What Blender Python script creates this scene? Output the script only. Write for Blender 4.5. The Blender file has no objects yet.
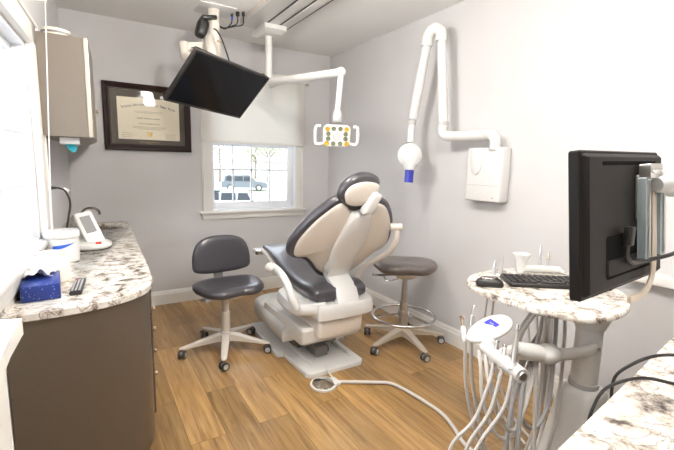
import bpy, bmesh, math, random
from mathutils import Vector as V, Matrix
random.seed(4)
sc = bpy.context.scene
COL = sc.collection
PI = math.pi

# ------------------------------------------------------------------ materials
def new_mat(name):
    m = bpy.data.materials.new(name); m.use_nodes = True
    nt = m.node_tree; b = nt.nodes['Principled BSDF']
    return m, nt, b
def pmat(name, col, rough=.5, metal=0, spec=.5, noise=0, nscale=40, bump=0, coat=0, emit=None, es=0, trans=0):
    m, nt, b = new_mat(name)
    b.inputs['Roughness'].default_value = rough
    b.inputs['Metallic'].default_value = metal
    b.inputs['Specular IOR Level'].default_value = spec
    b.inputs['Coat Weight'].default_value = coat
    b.inputs['Transmission Weight'].default_value = trans
    tc = nt.nodes.new('ShaderNodeTexCoord')
    n = nt.nodes.new('ShaderNodeTexNoise'); n.inputs['Scale'].default_value = nscale; n.inputs['Detail'].default_value = 4
    nt.links.new(tc.outputs['Object'], n.inputs['Vector'])
    r = nt.nodes.new('ShaderNodeValToRGB')
    k = noise
    r.color_ramp.elements[0].color = [max(0, c*(1-k)) for c in col] + [1]
    r.color_ramp.elements[1].color = [min(1, c*(1+k)) for c in col] + [1]
    r.color_ramp.elements[0].position = .3; r.color_ramp.elements[1].position = .7
    nt.links.new(n.outputs['Fac'], r.inputs['Fac']); nt.links.new(r.outputs['Color'], b.inputs['Base Color'])
    if bump:
        bp = nt.nodes.new('ShaderNodeBump'); bp.inputs['Strength'].default_value = bump; bp.inputs['Distance'].default_value = .002
        nt.links.new(n.outputs['Fac'], bp.inputs['Height']); nt.links.new(bp.outputs['Normal'], b.inputs['Normal'])
    if emit:
        b.inputs['Emission Color'].default_value = list(emit) + [1]; b.inputs['Emission Strength'].default_value = es
    return m
M = {}
M['wall'] = pmat('wall_paint', (.60, .590, .592), .85, noise=.015, nscale=3, bump=.05)
M['ceiling'] = pmat('ceiling_paint', (.86, .855, .84), .9, noise=.01, nscale=3)
M['trim'] = pmat('white_trim_paint', (.76, .745, .71), .4, noise=.01)
M['winwhite'] = pmat('window_vinyl', (.82, .84, .88), .35, noise=.01)
M['plastic'] = pmat('white_plastic', (.70, .69, .665), .3, noise=.01, coat=.15)
M['plasticw'] = pmat('warm_white_plastic', (.70, .645, .575), .35, noise=.01, coat=.1)
M['enamel'] = pmat('white_enamel', (.72, .715, .70), .25, noise=.01, coat=.3)
M['leather'] = pmat('charcoal_vinyl', (.062, .058, .067), .32, noise=.12, nscale=160, bump=.12, coat=.3)
M['leatherb'] = pmat('brown_grey_vinyl', (.13, .108, .10), .36, noise=.08, nscale=160, bump=.12, coat=.15)
M['beige'] = pmat('beige_metal', (.60, .53, .44), .35, metal=.3, noise=.03)
M['chrome'] = pmat('chrome', (.75, .75, .75), .15, metal=1, noise=.02)
M['steel'] = pmat('brushed_steel', (.55, .53, .50), .3, metal=1, noise=.06)
M['brass'] = pmat('satin_nickel_brass', (.78, .66, .50), .25, metal=.9, noise=.03)
M['black'] = pmat('black_plastic', (.018, .016, .015), .38, noise=.1, nscale=90)
M['blackm'] = pmat('black_monitor_casing', (.009, .007, .006), .5, spec=.22, noise=.1, nscale=90)
M['screen'] = pmat('black_glass_screen', (.006, .007, .009), .12, noise=.1, spec=.35)
M['dispgrey'] = pmat('lcd_grey', (.20, .20, .20), .4)
M['dksteel'] = pmat('dark_chrome', (.22, .20, .19), .25, metal=.9)
M['mattblack'] = pmat('matte_black', (.004, .004, .004), .9, spec=.1)
M['grey'] = pmat('grey_plastic', (.22, .21, .20), .4, noise=.05)
M['lgrey'] = pmat('light_grey_plastic', (.5, .5, .5), .4, noise=.04)
M['hose'] = pmat('light_grey_hose', (.62, .59, .56), .45, noise=.03)
M['hoseb'] = pmat('mid_grey_hose', (.36, .35, .35), .45, noise=.03)
M['blue'] = pmat('blue_translucent_cone', (.02, .03, .35), .2, noise=.1, coat=.4)
M['tyre'] = pmat('caster_rubber', (.07, .065, .06), .5, noise=.05)
M['frosted'] = pmat('frosted_plastic_jar', (.86, .80, .70), .45, noise=.02)
M['paper'] = pmat('cream_paper', (.86, .80, .64), .8, noise=.02)
M['mat'] = pmat('dark_olive_matboard', (.085, .068, .045), .6, noise=.05)
M['mahog'] = pmat('mahogany_wood', (.022, .008, .006), .4, spec=.25, noise=.3, nscale=30)
M['gilt'] = pmat('gilt_fillet', (.55, .40, .16), .35, metal=.6, noise=.05)
M['ink'] = pmat('black_ink', (.04, .035, .03), .7, noise=.05)
M['inkl'] = pmat('faded_ink', (.45, .38, .27), .7, noise=.05)
M['seal'] = pmat('gold_seal', (.75, .55, .2), .4, metal=.4, noise=.05)
M['lcd'] = pmat('blue_lcd', (.02, .02, .5), .3, emit=(.03, .04, .95), es=1.0)
M['lcdt'] = pmat('pale_lcd_digits', (.3, .3, .8), .3, emit=(.35, .35, 1), es=.5)
M['lens'] = pmat('amber_reflector', (.50, .30, .02), .5, spec=.2, noise=.1)
M['lensw'] = pmat('green_grey_reflector', (.17, .175, .12), .5, spec=.2, noise=.1)
M['teal'] = pmat('teal_wipe', (.04, .45, .55), .7, noise=.1)
M['tissue'] = pmat('white_tissue', (.9, .9, .9), .8, noise=.01)
M['red'] = pmat('red_button', (.75, .05, .04), .4, noise=.05)
M['bluelabel'] = pmat('blue_label_print', (.03, .12, .65), .4, noise=.05)
M['green'] = pmat('bolt_grey', (.3, .29, .27), .4, metal=.5)
M['carblue'] = pmat('slate_blue_car_paint', (.17, .19, .22), .3, coat=.5)
M['carwhite'] = pmat('white_car_paint', (.8, .82, .85), .3, coat=.5)
M['carglass'] = pmat('dark_car_glass', (.05, .06, .07), .1)
M['bark'] = pmat('tree_bark', (.25, .2, .16), .9, noise=.3, nscale=10)
M['leaf'] = pmat('spring_leaves', (.42, .52, .30), .8, noise=.3, nscale=3)
M['roofing'] = pmat('distant_roof', (.45, .38, .36), .8)

def tissue_box_mat():
    m, nt, b = new_mat('blue_patterned_cardboard')
    tc = nt.nodes.new('ShaderNodeTexCoord'); v = nt.nodes.new('ShaderNodeTexVoronoi'); v.inputs['Scale'].default_value = 75
    nt.links.new(tc.outputs['Object'], v.inputs['Vector'])
    r = nt.nodes.new('ShaderNodeValToRGB'); r.color_ramp.elements[0].color = (.22, .30, .60, 1); r.color_ramp.elements[1].color = (.010, .030, .20, 1)
    r.color_ramp.elements[0].position = .05; r.color_ramp.elements[1].position = .28
    nt.links.new(v.outputs['Distance'], r.inputs['Fac']); nt.links.new(r.outputs['Color'], b.inputs['Base Color']); b.inputs['Roughness'].default_value = .4
    return m
M['tbox'] = tissue_box_mat()

def granite():
    m, nt, b = new_mat('white_brown_granite')
    L = nt.links.new; N = nt.nodes.new
    g = N('ShaderNodeNewGeometry')
    n0 = N('ShaderNodeTexNoise'); n0.inputs['Scale'].default_value = 5; n0.inputs['Detail'].default_value = 3
    L(g.outputs['Position'], n0.inputs['Vector'])
    mx = N('ShaderNodeMixRGB'); mx.blend_type = 'LINEAR_LIGHT'; mx.inputs['Fac'].default_value = .05
    L(g.outputs['Position'], mx.inputs[1]); L(n0.outputs['Color'], mx.inputs[2])
    n1 = N('ShaderNodeTexNoise'); n1.inputs['Scale'].default_value = 17; n1.inputs['Detail'].default_value = 8; n1.inputs['Roughness'].default_value = .68
    L(mx.outputs[0], n1.inputs['Vector'])
    r1 = N('ShaderNodeValToRGB'); e = r1.color_ramp.elements
    e[0].position = .34; e[0].color = (.08, .065, .055, 1); e[1].position = .48; e[1].color = (.64, .58, .50, 1)
    a = e.new(.40); a.color = (.32, .27, .23, 1); a = e.new(.53); a.color = (.72, .69, .64, 1); a = e.new(.72); a.color = (.78, .765, .73, 1)
    L(n1.outputs['Fac'], r1.inputs['Fac'])
    # thin dark veins
    n2 = N('ShaderNodeTexNoise'); n2.inputs['Scale'].default_value = 9; n2.inputs['Detail'].default_value = 6; n2.inputs['Distortion'].default_value = 1.2
    L(mx.outputs[0], n2.inputs['Vector'])
    r2 = N('ShaderNodeValToRGB'); e = r2.color_ramp.elements
    e[0].position = .475; e[0].color = (1, 1, 1, 1); e[1].position = .525; e[1].color = (1, 1, 1, 1)
    a = e.new(.498); a.color = (.30, .25, .22, 1)
    L(n2.outputs['Fac'], r2.inputs['Fac'])
    mu = N('ShaderNodeMixRGB'); mu.blend_type = 'MULTIPLY'; mu.inputs['Fac'].default_value = .85
    L(r1.outputs['Color'], mu.inputs[1]); L(r2.outputs['Color'], mu.inputs[2]); L(mu.outputs[0], b.inputs['Base Color'])
    b.inputs['Roughness'].default_value = .16
    return m
M['granite'] = granite()

def floor_mat():
    m, nt, b = new_mat('oak_plank_floor'); L = nt.links.new; N = nt.nodes.new
    g = N('ShaderNodeNewGeometry'); s = N('ShaderNodeSeparateXYZ'); c = N('ShaderNodeCombineXYZ')
    L(g.outputs['Position'], s.inputs[0]); L(s.outputs['Y'], c.inputs['X']); L(s.outputs['X'], c.inputs['Y'])
    br = N('ShaderNodeTexBrick'); br.offset = .37; br.offset_frequency = 2; br.squash = 1
    br.inputs['Scale'].default_value = 1; br.inputs['Brick Width'].default_value = 1.22; br.inputs['Row Height'].default_value = .185
    br.inputs['Mortar Size'].default_value = .0012; br.inputs['Mortar Smooth'].default_value = .3; br.inputs['Bias'].default_value = 0
    br.inputs['Color1'].default_value = (0, 0, 0, 1); br.inputs['Color2'].default_value = (1, 1, 1, 1); br.inputs['Mortar'].default_value = (.5, .5, .5, 1)
    L(c.outputs[0], br.inputs['Vector'])
    # grain stretched along the plank, shifted per plank
    mp = N('ShaderNodeVectorMath'); mp.operation = 'MULTIPLY'; mp.inputs[1].default_value = (1.6, 24, 1); L(c.outputs[0], mp.inputs[0])
    ad = N('ShaderNodeVectorMath'); ad.operation = 'ADD'; L(mp.outputs[0], ad.inputs[0])
    sc2 = N('ShaderNodeVectorMath'); sc2.operation = 'SCALE'; sc2.inputs['Scale'].default_value = 13; L(br.outputs['Color'], sc2.inputs[0]); L(sc2.outputs[0], ad.inputs[1])
    n = N('ShaderNodeTexNoise'); n.inputs['Scale'].default_value = 1.3; n.inputs['Detail'].default_value = 8; n.inputs['Roughness'].default_value = .62; n.inputs['Distortion'].default_value = .6
    L(ad.outputs[0], n.inputs['Vector'])
    r = N('ShaderNodeValToRGB'); e = r.color_ramp.elements
    e[0].position = .22; e[0].color = (.15, .068, .018, 1); e[1].position = .80; e[1].color = (.53, .325, .115, 1)
    a = e.new(.5); a.color = (.36, .20, .060, 1)
    L(n.outputs['Fac'], r.inputs['Fac'])
    hs = N('ShaderNodeHueSaturation'); L(r.outputs['Color'], hs.inputs['Color'])
    mr = N('ShaderNodeMapRange'); mr.inputs['To Min'].default_value = .72; mr.inputs['To Max'].default_value = 1.22; L(br.outputs['Color'], mr.inputs['Value']); L(mr.outputs[0], hs.inputs['Value'])
    n3 = N('ShaderNodeTexNoise'); n3.inputs['Scale'].default_value = 2.2; n3.inputs['Detail'].default_value = 2; L(g.outputs['Position'], n3.inputs['Vector'])
    mr2 = N('ShaderNodeMapRange'); mr2.inputs['To Min'].default_value = .8; mr2.inputs['To Max'].default_value = 1.05; L(n3.outputs['Fac'], mr2.inputs['Value']); L(mr2.outputs[0], hs.inputs['Saturation'])
    mo = N('ShaderNodeMixRGB'); mo.blend_type = 'MIX'; L(br.outputs['Fac'], mo.inputs['Fac']); L(hs.outputs[0], mo.inputs[1]); mo.inputs[2].default_value = (.13, .07, .025, 1)
    L(mo.outputs[0], b.inputs['Base Color'])
    b.inputs['Roughness'].default_value = .33
    bp = N('ShaderNodeBump'); bp.inputs['Strength'].default_value = .15; bp.inputs['Distance'].default_value = .002
    L(n.outputs['Fac'], bp.inputs['Height']); L(bp.outputs['Normal'], b.inputs['Normal'])
    return m
M['floor'] = floor_mat()

def cabinet_mat():
    m, nt, b = new_mat('taupe_linen_laminate'); L = nt.links.new; N = nt.nodes.new
    tc = N('ShaderNodeTexCoord'); n = N('ShaderNodeTexNoise'); n.inputs['Scale'].default_value = 260; n.inputs['Detail'].default_value = 2
    L(tc.outputs['Object'], n.inputs['Vector'])
    r = N('ShaderNodeValToRGB'); r.color_ramp.elements[0].color = (.115, .090, .066, 1); r.color_ramp.elements[1].color = (.155, .124, .092, 1)
    L(n.outputs['Fac'], r.inputs['Fac']); L(r.outputs['Color'], b.inputs['Base Color'])
    b.inputs['Roughness'].default_value = .32; b.inputs['Metallic'].default_value = .25
    return m
M['taupe'] = cabinet_mat()
M['taupel'] = pmat('light_taupe_laminate', (.175, .148, .12), .4, noise=.05, nscale=260)

def glass_mat():
    m = bpy.data.materials.new('window_glass'); m.use_nodes = True; nt = m.node_tree; nt.nodes.clear(); N = nt.nodes.new
    o = N('ShaderNodeOutputMaterial'); mx = N('ShaderNodeMixShader'); t = N('ShaderNodeBsdfTransparent'); g = N('ShaderNodeBsdfGlossy'); g.inputs['Roughness'].default_value = .02
    lwt = N('ShaderNodeLayerWeight'); lwt.inputs['Blend'].default_value = .5; pw = N('ShaderNodeMath'); pw.operation = 'POWER'; pw.inputs[1].default_value = 4; nt.links.new(lwt.outputs['Facing'], pw.inputs[0]); f = N('ShaderNodeMath'); f.operation = 'MULTIPLY_ADD'; f.inputs[1].default_value = .45; f.inputs[2].default_value = .014; nt.links.new(pw.outputs[0], f.inputs[0])
    nt.links.new(f.outputs[0], mx.inputs[0]); nt.links.new(t.outputs[0], mx.inputs[1]); nt.links.new(g.outputs[0], mx.inputs[2]); nt.links.new(mx.outputs[0], o.inputs[0])
    return m
M['glass'] = glass_mat()
def acrylic():
    m = bpy.data.materials.new('clear_acrylic'); m.use_nodes = True; nt = m.node_tree; nt.nodes.clear(); N = nt.nodes.new
    o = N('ShaderNodeOutputMaterial'); mx = N('ShaderNodeMixShader'); t = N('ShaderNodeBsdfTransparent'); t.inputs[0].default_value = (.75, .82, .85, 1)
    p = N('ShaderNodeBsdfPrincipled'); p.inputs['Base Color'].default_value = (.45, .52, .55, 1); p.inputs['Roughness'].default_value = .1
    mx.inputs[0].default_value = .55
    nt.links.new(t.outputs[0], mx.inputs[1]); nt.links.new(p.outputs[0], mx.inputs[2]); nt.links.new(mx.outputs[0], o.inputs[0])
    return m
M['acrylic'] = acrylic()
def shade_mat():
    m = bpy.data.materials.new('translucent_roller_fabric'); m.use_nodes = True; nt = m.node_tree; nt.nodes.clear(); N = nt.nodes.new
    o = N('ShaderNodeOutputMaterial'); mx = N('ShaderNodeMixShader'); t = N('ShaderNodeBsdfTranslucent'); d = N('ShaderNodeBsdfDiffuse')
    tc = N('ShaderNodeTexCoord'); w = N('ShaderNodeTexNoise'); w.inputs['Scale'].default_value = 300
    r = N('ShaderNodeValToRGB'); r.color_ramp.elements[0].color = (.80, .785, .75, 1); r.color_ramp.elements[1].color = (.86, .845, .81, 1)
    nt.links.new(tc.outputs['Object'], w.inputs['Vector']); nt.links.new(w.outputs['Fac'], r.inputs['Fac'])
    nt.links.new(r.outputs[0], d.inputs['Color']); nt.links.new(r.outputs[0], t.inputs['Color'])
    mx.inputs[0].default_value = .42
    nt.links.new(d.outputs[0], mx.inputs[1]); nt.links.new(t.outputs[0], mx.inputs[2]); nt.links.new(mx.outputs[0], o.inputs[0])
    return m
M['shade'] = shade_mat()
def ground_mat():
    m, nt, b = new_mat('lawn_and_road'); L = nt.links.new; N = nt.nodes.new
    g = N('ShaderNodeNewGeometry'); s = N('ShaderNodeSeparateXYZ'); L(g.outputs['Position'], s.inputs[0])
    r = N('ShaderNodeValToRGB'); mr = N('ShaderNodeMapRange'); mr.inputs['From Min'].default_value = 0; mr.inputs['From Max'].default_value = 100
    L(s.outputs['Y'], mr.inputs['Value']); L(mr.outputs[0], r.inputs['Fac'])
    r.color_ramp.interpolation = 'CONSTANT'; e = r.color_ramp.elements
    e[0].position = 0; e[0].color = (.45, .44, .42, 1); e[1].position = .24; e[1].color = (.40, .44, .30, 1)
    a = e.new(.46); a.color = (.46, .46, .46, 1); a = e.new(.62); a.color = (.42, .44, .32, 1)
    n = N('ShaderNodeTexNoise'); n.inputs['Scale'].default_value = .8; L(g.outputs['Position'], n.inputs['Vector'])
    mu = N('ShaderNodeMixRGB'); mu.blend_type = 'MULTIPLY'; mu.inputs['Fac'].default_value = .3; L(r.outputs['Color'], mu.inputs[1]); L(n.outputs['Color'], mu.inputs[2])
    L(mu.outputs[0], b.inputs['Base Color']); b.inputs['Roughness'].default_value = .95
    return m
M['ground'] = ground_mat()

# ------------------------------------------------------------------ mesh helpers
def catmull(pts, closed=False, n=6):
    P = [V(p) for p in pts]; out = []; L = len(P)
    seg = L if closed else L-1
    for i in range(seg):
        g = (lambda k: P[k % L]) if closed else (lambda k: P[min(max(k, 0), L-1)])
        a, b, c, d = g(i-1), g(i), g(i+1), g(i+2)
        for j in range(n):
            t = j/n
            out.append(.5*((2*b)+(c-a)*t+(2*a-5*b+4*c-d)*t*t+(3*b-a-3*c+d)*t**3))
    if not closed: out.append(P[-1])
    return out
class MB:
    def __init__(s): s.bm = bmesh.new()
    def merge(s, bm2, mx=None):
        if mx is not None: bmesh.ops.transform(bm2, matrix=mx, verts=bm2.verts)
        mp = {v: s.bm.verts.new(v.co) for v in bm2.verts}
        for f in bm2.faces:
            try: s.bm.faces.new([mp[v] for v in f.verts])
            except ValueError: pass
        bm2.free(); return s
    def box(s, c, size, bev=0, mx=None, seg=2):
        b = bmesh.new(); bmesh.ops.create_cube(b, size=1)
        for v in b.verts: v.co = V((v.co.x*size[0], v.co.y*size[1], v.co.z*size[2]))
        if bev: bmesh.ops.bevel(b, geom=list(b.edges), offset=min(bev, min(size)*.49), segments=seg, profile=.5, affect='EDGES')
        m = Matrix.Translation(V(c)) @ (mx if mx is not None else Matrix.Identity(4))
        return s.merge(b, m)
    def bb(s, lo, hi, bev=0, seg=2):
        lo, hi = V(lo), V(hi); return s.box((lo+hi)/2, hi-lo, bev, seg=seg)
    def rings(s, rings, cap0=True, cap1=True, closed=False):
        bm = s.bm; R = [[bm.verts.new(p) for p in r] for r in rings]; n = len(R[0])
        pairs = list(zip(R[:-1], R[1:])) + ([(R[-1], R[0])] if closed else [])
        for a, b in pairs:
            for i in range(n):
                try: bm.faces.new((a[i], a[(i+1) % n], b[(i+1) % n], b[i]))
                except ValueError: pass
        if not closed:
            if cap0:
                try: bm.faces.new(R[0][::-1])
                except ValueError: pass
            if cap1:
                try: bm.faces.new(R[-1])
                except ValueError: pass
        return s
    def tube(s, pts, r, seg=10, smooth=0, closed=False, flat=None):
        P = catmull(pts, closed, smooth) if smooth else [V(p) for p in pts]
        n = len(P); rr = r if isinstance(r, (list, tuple)) else [r]*2
        rad = [rr[0]+(rr[-1]-rr[0])*i/max(1, n-1) for i in range(n)] if len(rr) == 2 else [rr[min(len(rr)-1, int(i*len(rr)/n))] for i in range(n)]
        up = None; rings = []
        for i in range(n):
            if closed: t = (P[(i+1) % n]-P[i-1])
            else: t = P[min(i+1, n-1)]-P[max(i-1, 0)]
            t.normalize()
            if up is None:
                up = V((0, 0, 1)) if abs(t.z) < .9 else V((1, 0, 0))
            up = (up-t*up.dot(t)).normalized(); si = t.cross(up)
            rings.append([P[i]+(si*math.cos(2*PI*k/seg)*(flat if flat else 1)+up*math.sin(2*PI*k/seg))*rad[i] for k in range(seg)])
        return s.rings(rings, closed=closed)
    def cyl(s, a, b, r0, r1=None, seg=24, bev=0):
        a, b = V(a), V(b); r1 = r0 if r1 is None else r1
        if bev:
            t = (b-a).normalized(); return s.lathe(a, [(0.0001, 0), (r0-bev, 0), (r0, bev), (r1, (b-a).length-bev), (r1-bev, (b-a).length), (0.0001, (b-a).length)], seg, axis=t)
        return s.tube([a, b], [r0, r1], seg)
    def lathe(s, o, prof, seg=28, axis=(0, 0, 1)):
        o = V(o); t = V(axis).normalized(); u = V((1, 0, 0)) if abs(t.x) < .9 else V((0, 1, 0)); u = (u-t*u.dot(t)).normalized(); w = t.cross(u)
        return s.rings([[o+t*z+(u*math.cos(2*PI*k/seg)+w*math.sin(2*PI*k/seg))*max(r, 1e-4) for k in range(seg)] for r, z in prof])
    def sphere(s, c, r, scale=(1, 1, 1), mx=None):
        b = bmesh.new(); bmesh.ops.create_uvsphere(b, u_segments=20, v_segments=12, radius=r)
        for v in b.verts: v.co = V((v.co.x*scale[0], v.co.y*scale[1], v.co.z*scale[2]))
        return s.merge(b, Matrix.Translation(V(c)) @ (mx if mx is not None else Matrix.Identity(4)))
    def prism(s, poly, o, u, v, n, prof, smooth=4, crown=None):
        """outline poly in (u,v), swept along n; prof = list of (inset, height); crown = list of (scale to centroid, height) for the last cap"""
        o, u, v, n = V(o), V(u), V(v), V(n)
        P = catmull([(a, b, 0) for a, b in poly], True, smooth) if smooth else [V((a, b, 0)) for a, b in poly]
        L = len(P); area = sum(P[i].x*P[(i+1) % L].y-P[(i+1) % L].x*P[i].y for i in range(L))
        if area < 0: P.reverse()
        nor = []
        for i in range(L):
            t = (P[(i+1) % L]-P[i-1]).normalized(); nor.append(V((-t.y, t.x, 0)))
        cen = sum(P, V((0, 0, 0)))/L
        R = []
        for ins, h in prof: R.append([(P[i]+nor[i]*ins, h) for i in range(L)])
        last = R[-1]
        for k, h in (crown or []): R.append([(cen+(q-cen)*k, h) for q, _ in last])
        return s.rings([[o+u*q.x+v*q.y+n*h for q, h in r] for r in R])
    def obj(s, name, mat, parent=None, ang=35, smooth=True):
        bm = s.bm
        bmesh.ops.recalc_face_normals(bm, faces=bm.faces)
        org = V((0, 0, 0)); p = parent
        while p is not None: org += p.location; p = p.parent
        if parent is None:
            lo = V([min(v.co[i] for v in bm.verts) for i in range(3)]); hi = V([max(v.co[i] for v in bm.verts) for i in range(3)])
            org = V(((lo.x+hi.x)/2, (lo.y+hi.y)/2, lo.z))
        bmesh.ops.translate(bm, verts=bm.verts, vec=-org)
        me = bpy.data.meshes.new(name); bm.to_mesh(me); bm.free()
        if smooth:
            me.polygons.foreach_set('use_smooth', [True]*len(me.polygons)); me.set_sharp_from_angle(angle=math.radians(ang))
        me.materials.append(M[mat] if isinstance(mat, str) else mat)
        o = bpy.data.objects.new(name, me); COL.objects.link(o)
        if parent is None: o.location = org
        o.parent = parent
        return o
def tag(o, label=None, cat=None, group=None, kind=None):
    if label: o['label'] = label
    if cat: o['category'] = cat
    if group: o['group'] = group
    if kind: o['kind'] = kind
    return o
def thing(name, loc, label, cat, group=None):
    o = bpy.data.objects.new(name, None); COL.objects.link(o); o.location = loc; o.empty_display_size = .05
    return tag(o, label, cat, group)
def struct(o, label=None): o['kind'] = 'structure'; return o
def rrect(w, h, r, n=4, cx=0, cy=0):
    out = []
    for sx, sy, a0 in ((1, -1, -90), (1, 1, 0), (-1, 1, 90), (-1, -1, 180)):
        for k in range(n+1):
            a = math.radians(a0+90*k/n); out.append((cx+sx*(w/2-r)+r*math.cos(a), cy+sy*(h/2-r)+r*math.sin(a)))
    return out
def text_obj(s, body, size, mx, name, mat, parent, extrude=.0006, align='CENTER'):
    cu = bpy.data.curves.new(name, 'FONT'); cu.body = body; cu.size = size; cu.extrude = extrude; cu.align_x = align; cu.align_y = 'CENTER'
    t = bpy.data.objects.new(name, cu); COL.objects.link(t)
    dg = bpy.context.evaluated_depsgraph_get(); me = bpy.data.meshes.new_from_object(t.evaluated_get(dg))
    b = bmesh.new(); b.from_mesh(me); s.merge(b, mx)
    bpy.data.objects.remove(t); bpy.data.curves.remove(cu); bpy.data.meshes.remove(me)

X, Y, Z = V((1, 0, 0)), V((0, 1, 0)), V((0, 0, 1))
H, R, D = 2.68, 2.486, 4.29
FRONT = -1.3
def frame_mx(o, u, v, n):
    m = Matrix.Identity(4)
    for i in range(3): m[i][0] = u[i]; m[i][1] = v[i]; m[i][2] = n[i]; m[i][3] = o[i]
    return m
# left wall is a few degrees off square: local frame  d = along the wall towards the camera, n = into the room
LW0 = V((-.14, D, 0)); LN = V((1, -.065, 0)).normalized(); LA = V((-.065, -1, 0)).normalized()
def lw(d, n, z): return LW0+LA*d+LN*n+V((0, 0, z))
LMX = lambda d, n, z: frame_mx(lw(d, n, z), LN, -LA, Z)
def lbox(mb, d0, d1, n0, n1, z0, z1, bev=0):
    m = LMX((d0+d1)/2, (n0+n1)/2, (z0+z1)/2); b = MB().box((0, 0, 0), (abs(n1-n0), abs(d1-d0), z1-z0), bev)
    mb.merge(b.bm, m)

# ------------------------------------------------------------------ room shell
plan = [(-.67, FRONT), (R+.15, FRONT), (R+.15, D+.15), (-.30, D+.15)]
struct(MB().rings([[V((x, y, z)) for x, y in plan] for z in (-.1, 0)]).obj('floor', 'floor', smooth=False))
struct(MB().rings([[V((x, y, z)) for x, y in plan] for z in (H, H+.1)]).obj('ceiling', 'ceiling', smooth=False))
struct(MB().bb((R, FRONT, 0), (R+.15, D+.15, H)).obj('wall_right', 'wall', smooth=False))
struct(MB().bb((-.67, FRONT-.1, 0), (R+.15, FRONT, H)).obj('wall_front', 'wall', smooth=False))
# back wall with window opening
WX0, WX1, WZ0, WZ1 = 1.075, 2.06, .93, 2.27
b = MB(); b.bb((-.30, D, 0), (WX0, D+.15, H)); b.bb((WX1, D, 0), (R, D+.15, H)); b.bb((WX0, D, 0), (WX1, D+.15, WZ0)); b.bb((WX0, D, WZ1), (WX1, D+.15, H))
struct(b.obj('wall_back', 'wall', smooth=False))
# left wall with window opening (d from 2.02 to 3.9)
LD0, LD1, LZ0, LZ1 = 1.57, 3.75, .995, 2.03
b = MB(); lbox(b, -.2, LD0, -.10, 0, 0, H); lbox(b, LD1, 5.7, -.10, 0, 0, H); lbox(b, LD0, LD1, -.10, 0, 0, LZ0); lbox(b, LD0, LD1, -.10, 0, LZ1, H)
struct(b.obj('wall_left', 'wall', smooth=False))
# baseboards with a moulded top
def baseboard(name, p0, p1, inn):
    p0, p1 = V(p0), V(p1); b = MB(); prof = [(0, 0), (.016, 0), (.016, .105), (.011, .112), (.011, .125), (.005, .135), (.003, .142), (0, .142)]
    b.rings([[p+inn*a+Z*h for a, h in prof] for p in (p0, p1)]); struct(b.obj(name, 'trim', ang=20))
baseboard('baseboard_back', (.2, D, 0), (R, D, 0), V((0, -1, 0)))
baseboard('baseboard_right', (R, FRONT, 0), (R, D, 0), V((-1, 0, 0)))

# ------------------------------------------------------------------ back window
w = tag(bpy.data.objects.new('window_1', None), 'white double hung window with muntins on the back wall, half covered by a roller shade'); COL.objects.link(w); w.location = (1.567, D, .93); w['kind'] = 'structure'
b = MB(); b.bb((.99, D-.022, .92), (1.095, D, 2.37), .004); b.bb((2.04, D-.022, .92), (2.145, D, 2.37), .004); b.bb((.99, D-.022, 2.25), (2.145, D, 2.37), .004)
for x0 in (1.0, 2.12): b.bb((x0, D-.030, .92), (x0+.016, D-.018, 2.36), .003)
b.obj('window_casing', 'trim', w)
b = MB(); b.bb((.965, D-.055, .905), (2.17, D+.02, .93), .006); b.obj('window_stool', 'trim', w)
b = MB(); b.bb((.985, D-.022, .845), (2.15, D, .905), .005); b.obj('window_apron', 'trim', w)
b = MB(); b.bb((1.075, D, .93), (1.095, D+.12, 2.27)); b.bb((2.04, D, .93), (2.06, D+.12, 2.27)); b.bb((1.075, D, .93), (2.06, D+.12, .95)); b.bb((1.075, D, 2.25), (2.06, D+.12, 2.27)); b.obj('window_jamb', 'winwhite', w)
b = MB(); x0, x1 = 1.095, 2.04
b.bb((x0, D+.045, .95), (x0+.035, D+.08, 1.66), .004); b.bb((x1-.075, D+.045, .95), (x1, D+.08, 1.66), .004); b.bb((x0+.036, D+.046, .951), (x1-.076, D+.079, 1.02), .002); b.bb((x0+.036, D+.046, 1.612), (x1-.076, D+.079, 1.659), .002)
s1 = b.obj('lower_sash', 'winwhite', w)
b = MB()
for x in (1.335, 1.54, 1.75): b.bb((x-.009, D+.052, 1.0), (x+.009, D+.072, 1.62), .003)
b.bb((x0, D+.052, 1.356), (x1, D+.072, 1.374), .003); b.obj('muntins', 'winwhite', s1)
MB().bb((x0+.02, D+.060, 1.0), (x1-.02, D+.064, 1.63)).obj('glass_pane', 'glass', s1)
b = MB(); b.bb((x0, D+.082, 1.60), (x0+.035, D+.115, 2.25), .004); b.bb((x1-.035, D+.082, 1.60), (x1, D+.115, 2.25), .004); b.bb((x0, D+.082, 2.2), (x1, D+.115, 2.25), .004); b.bb((x0, D+.082, 1.62), (x1, D+.115, 1.66), .004)
s2 = b.obj('upper_sash', 'winwhite', w)
b = MB()
for x in (1.335, 1.54, 1.75): b.bb((x-.009, D+.09, 1.65), (x+.009, D+.106, 2.22), .003)
b.bb((x0, D+.09, 1.93), (x1, D+.106, 1.95), .003); b.obj('muntins', 'winwhite', s2)
MB().bb((x0+.02, D+.096, 1.65), (x1-.02, D+.1, 2.22)).obj('glass_pane', 'glass', s2)
MB().bb((1.525, D+.035, 1.018), (1.56, D+.05, 1.034), .003).obj('sash_latch', 'steel', s1)

t = thing('roller_shade', (1.567, D-.05, 1.64), 'cream roller shade pulled halfway down over the back window', 'window shade')
MB().bb((1.0, D-.047, 1.655), (2.135, D-.045, 2.335)).obj('shade_fabric', 'shade', t)
MB().bb((.998, D-.053, 1.635), (2.137, D-.039, 1.660), .005).obj('hem_bar', 'trim', t)
MB().cyl((.995, D-.06, 2.355), (2.165, D-.06, 2.355), .033, bev=.004).obj('roller_tube', 'trim', t)
for x_ in (.985, 2.165): MB().bb((x_, D-.095, 2.315), (x_+.010, D-.024, 2.392), .004).obj('end_bracket', 'trim', t)

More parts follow.
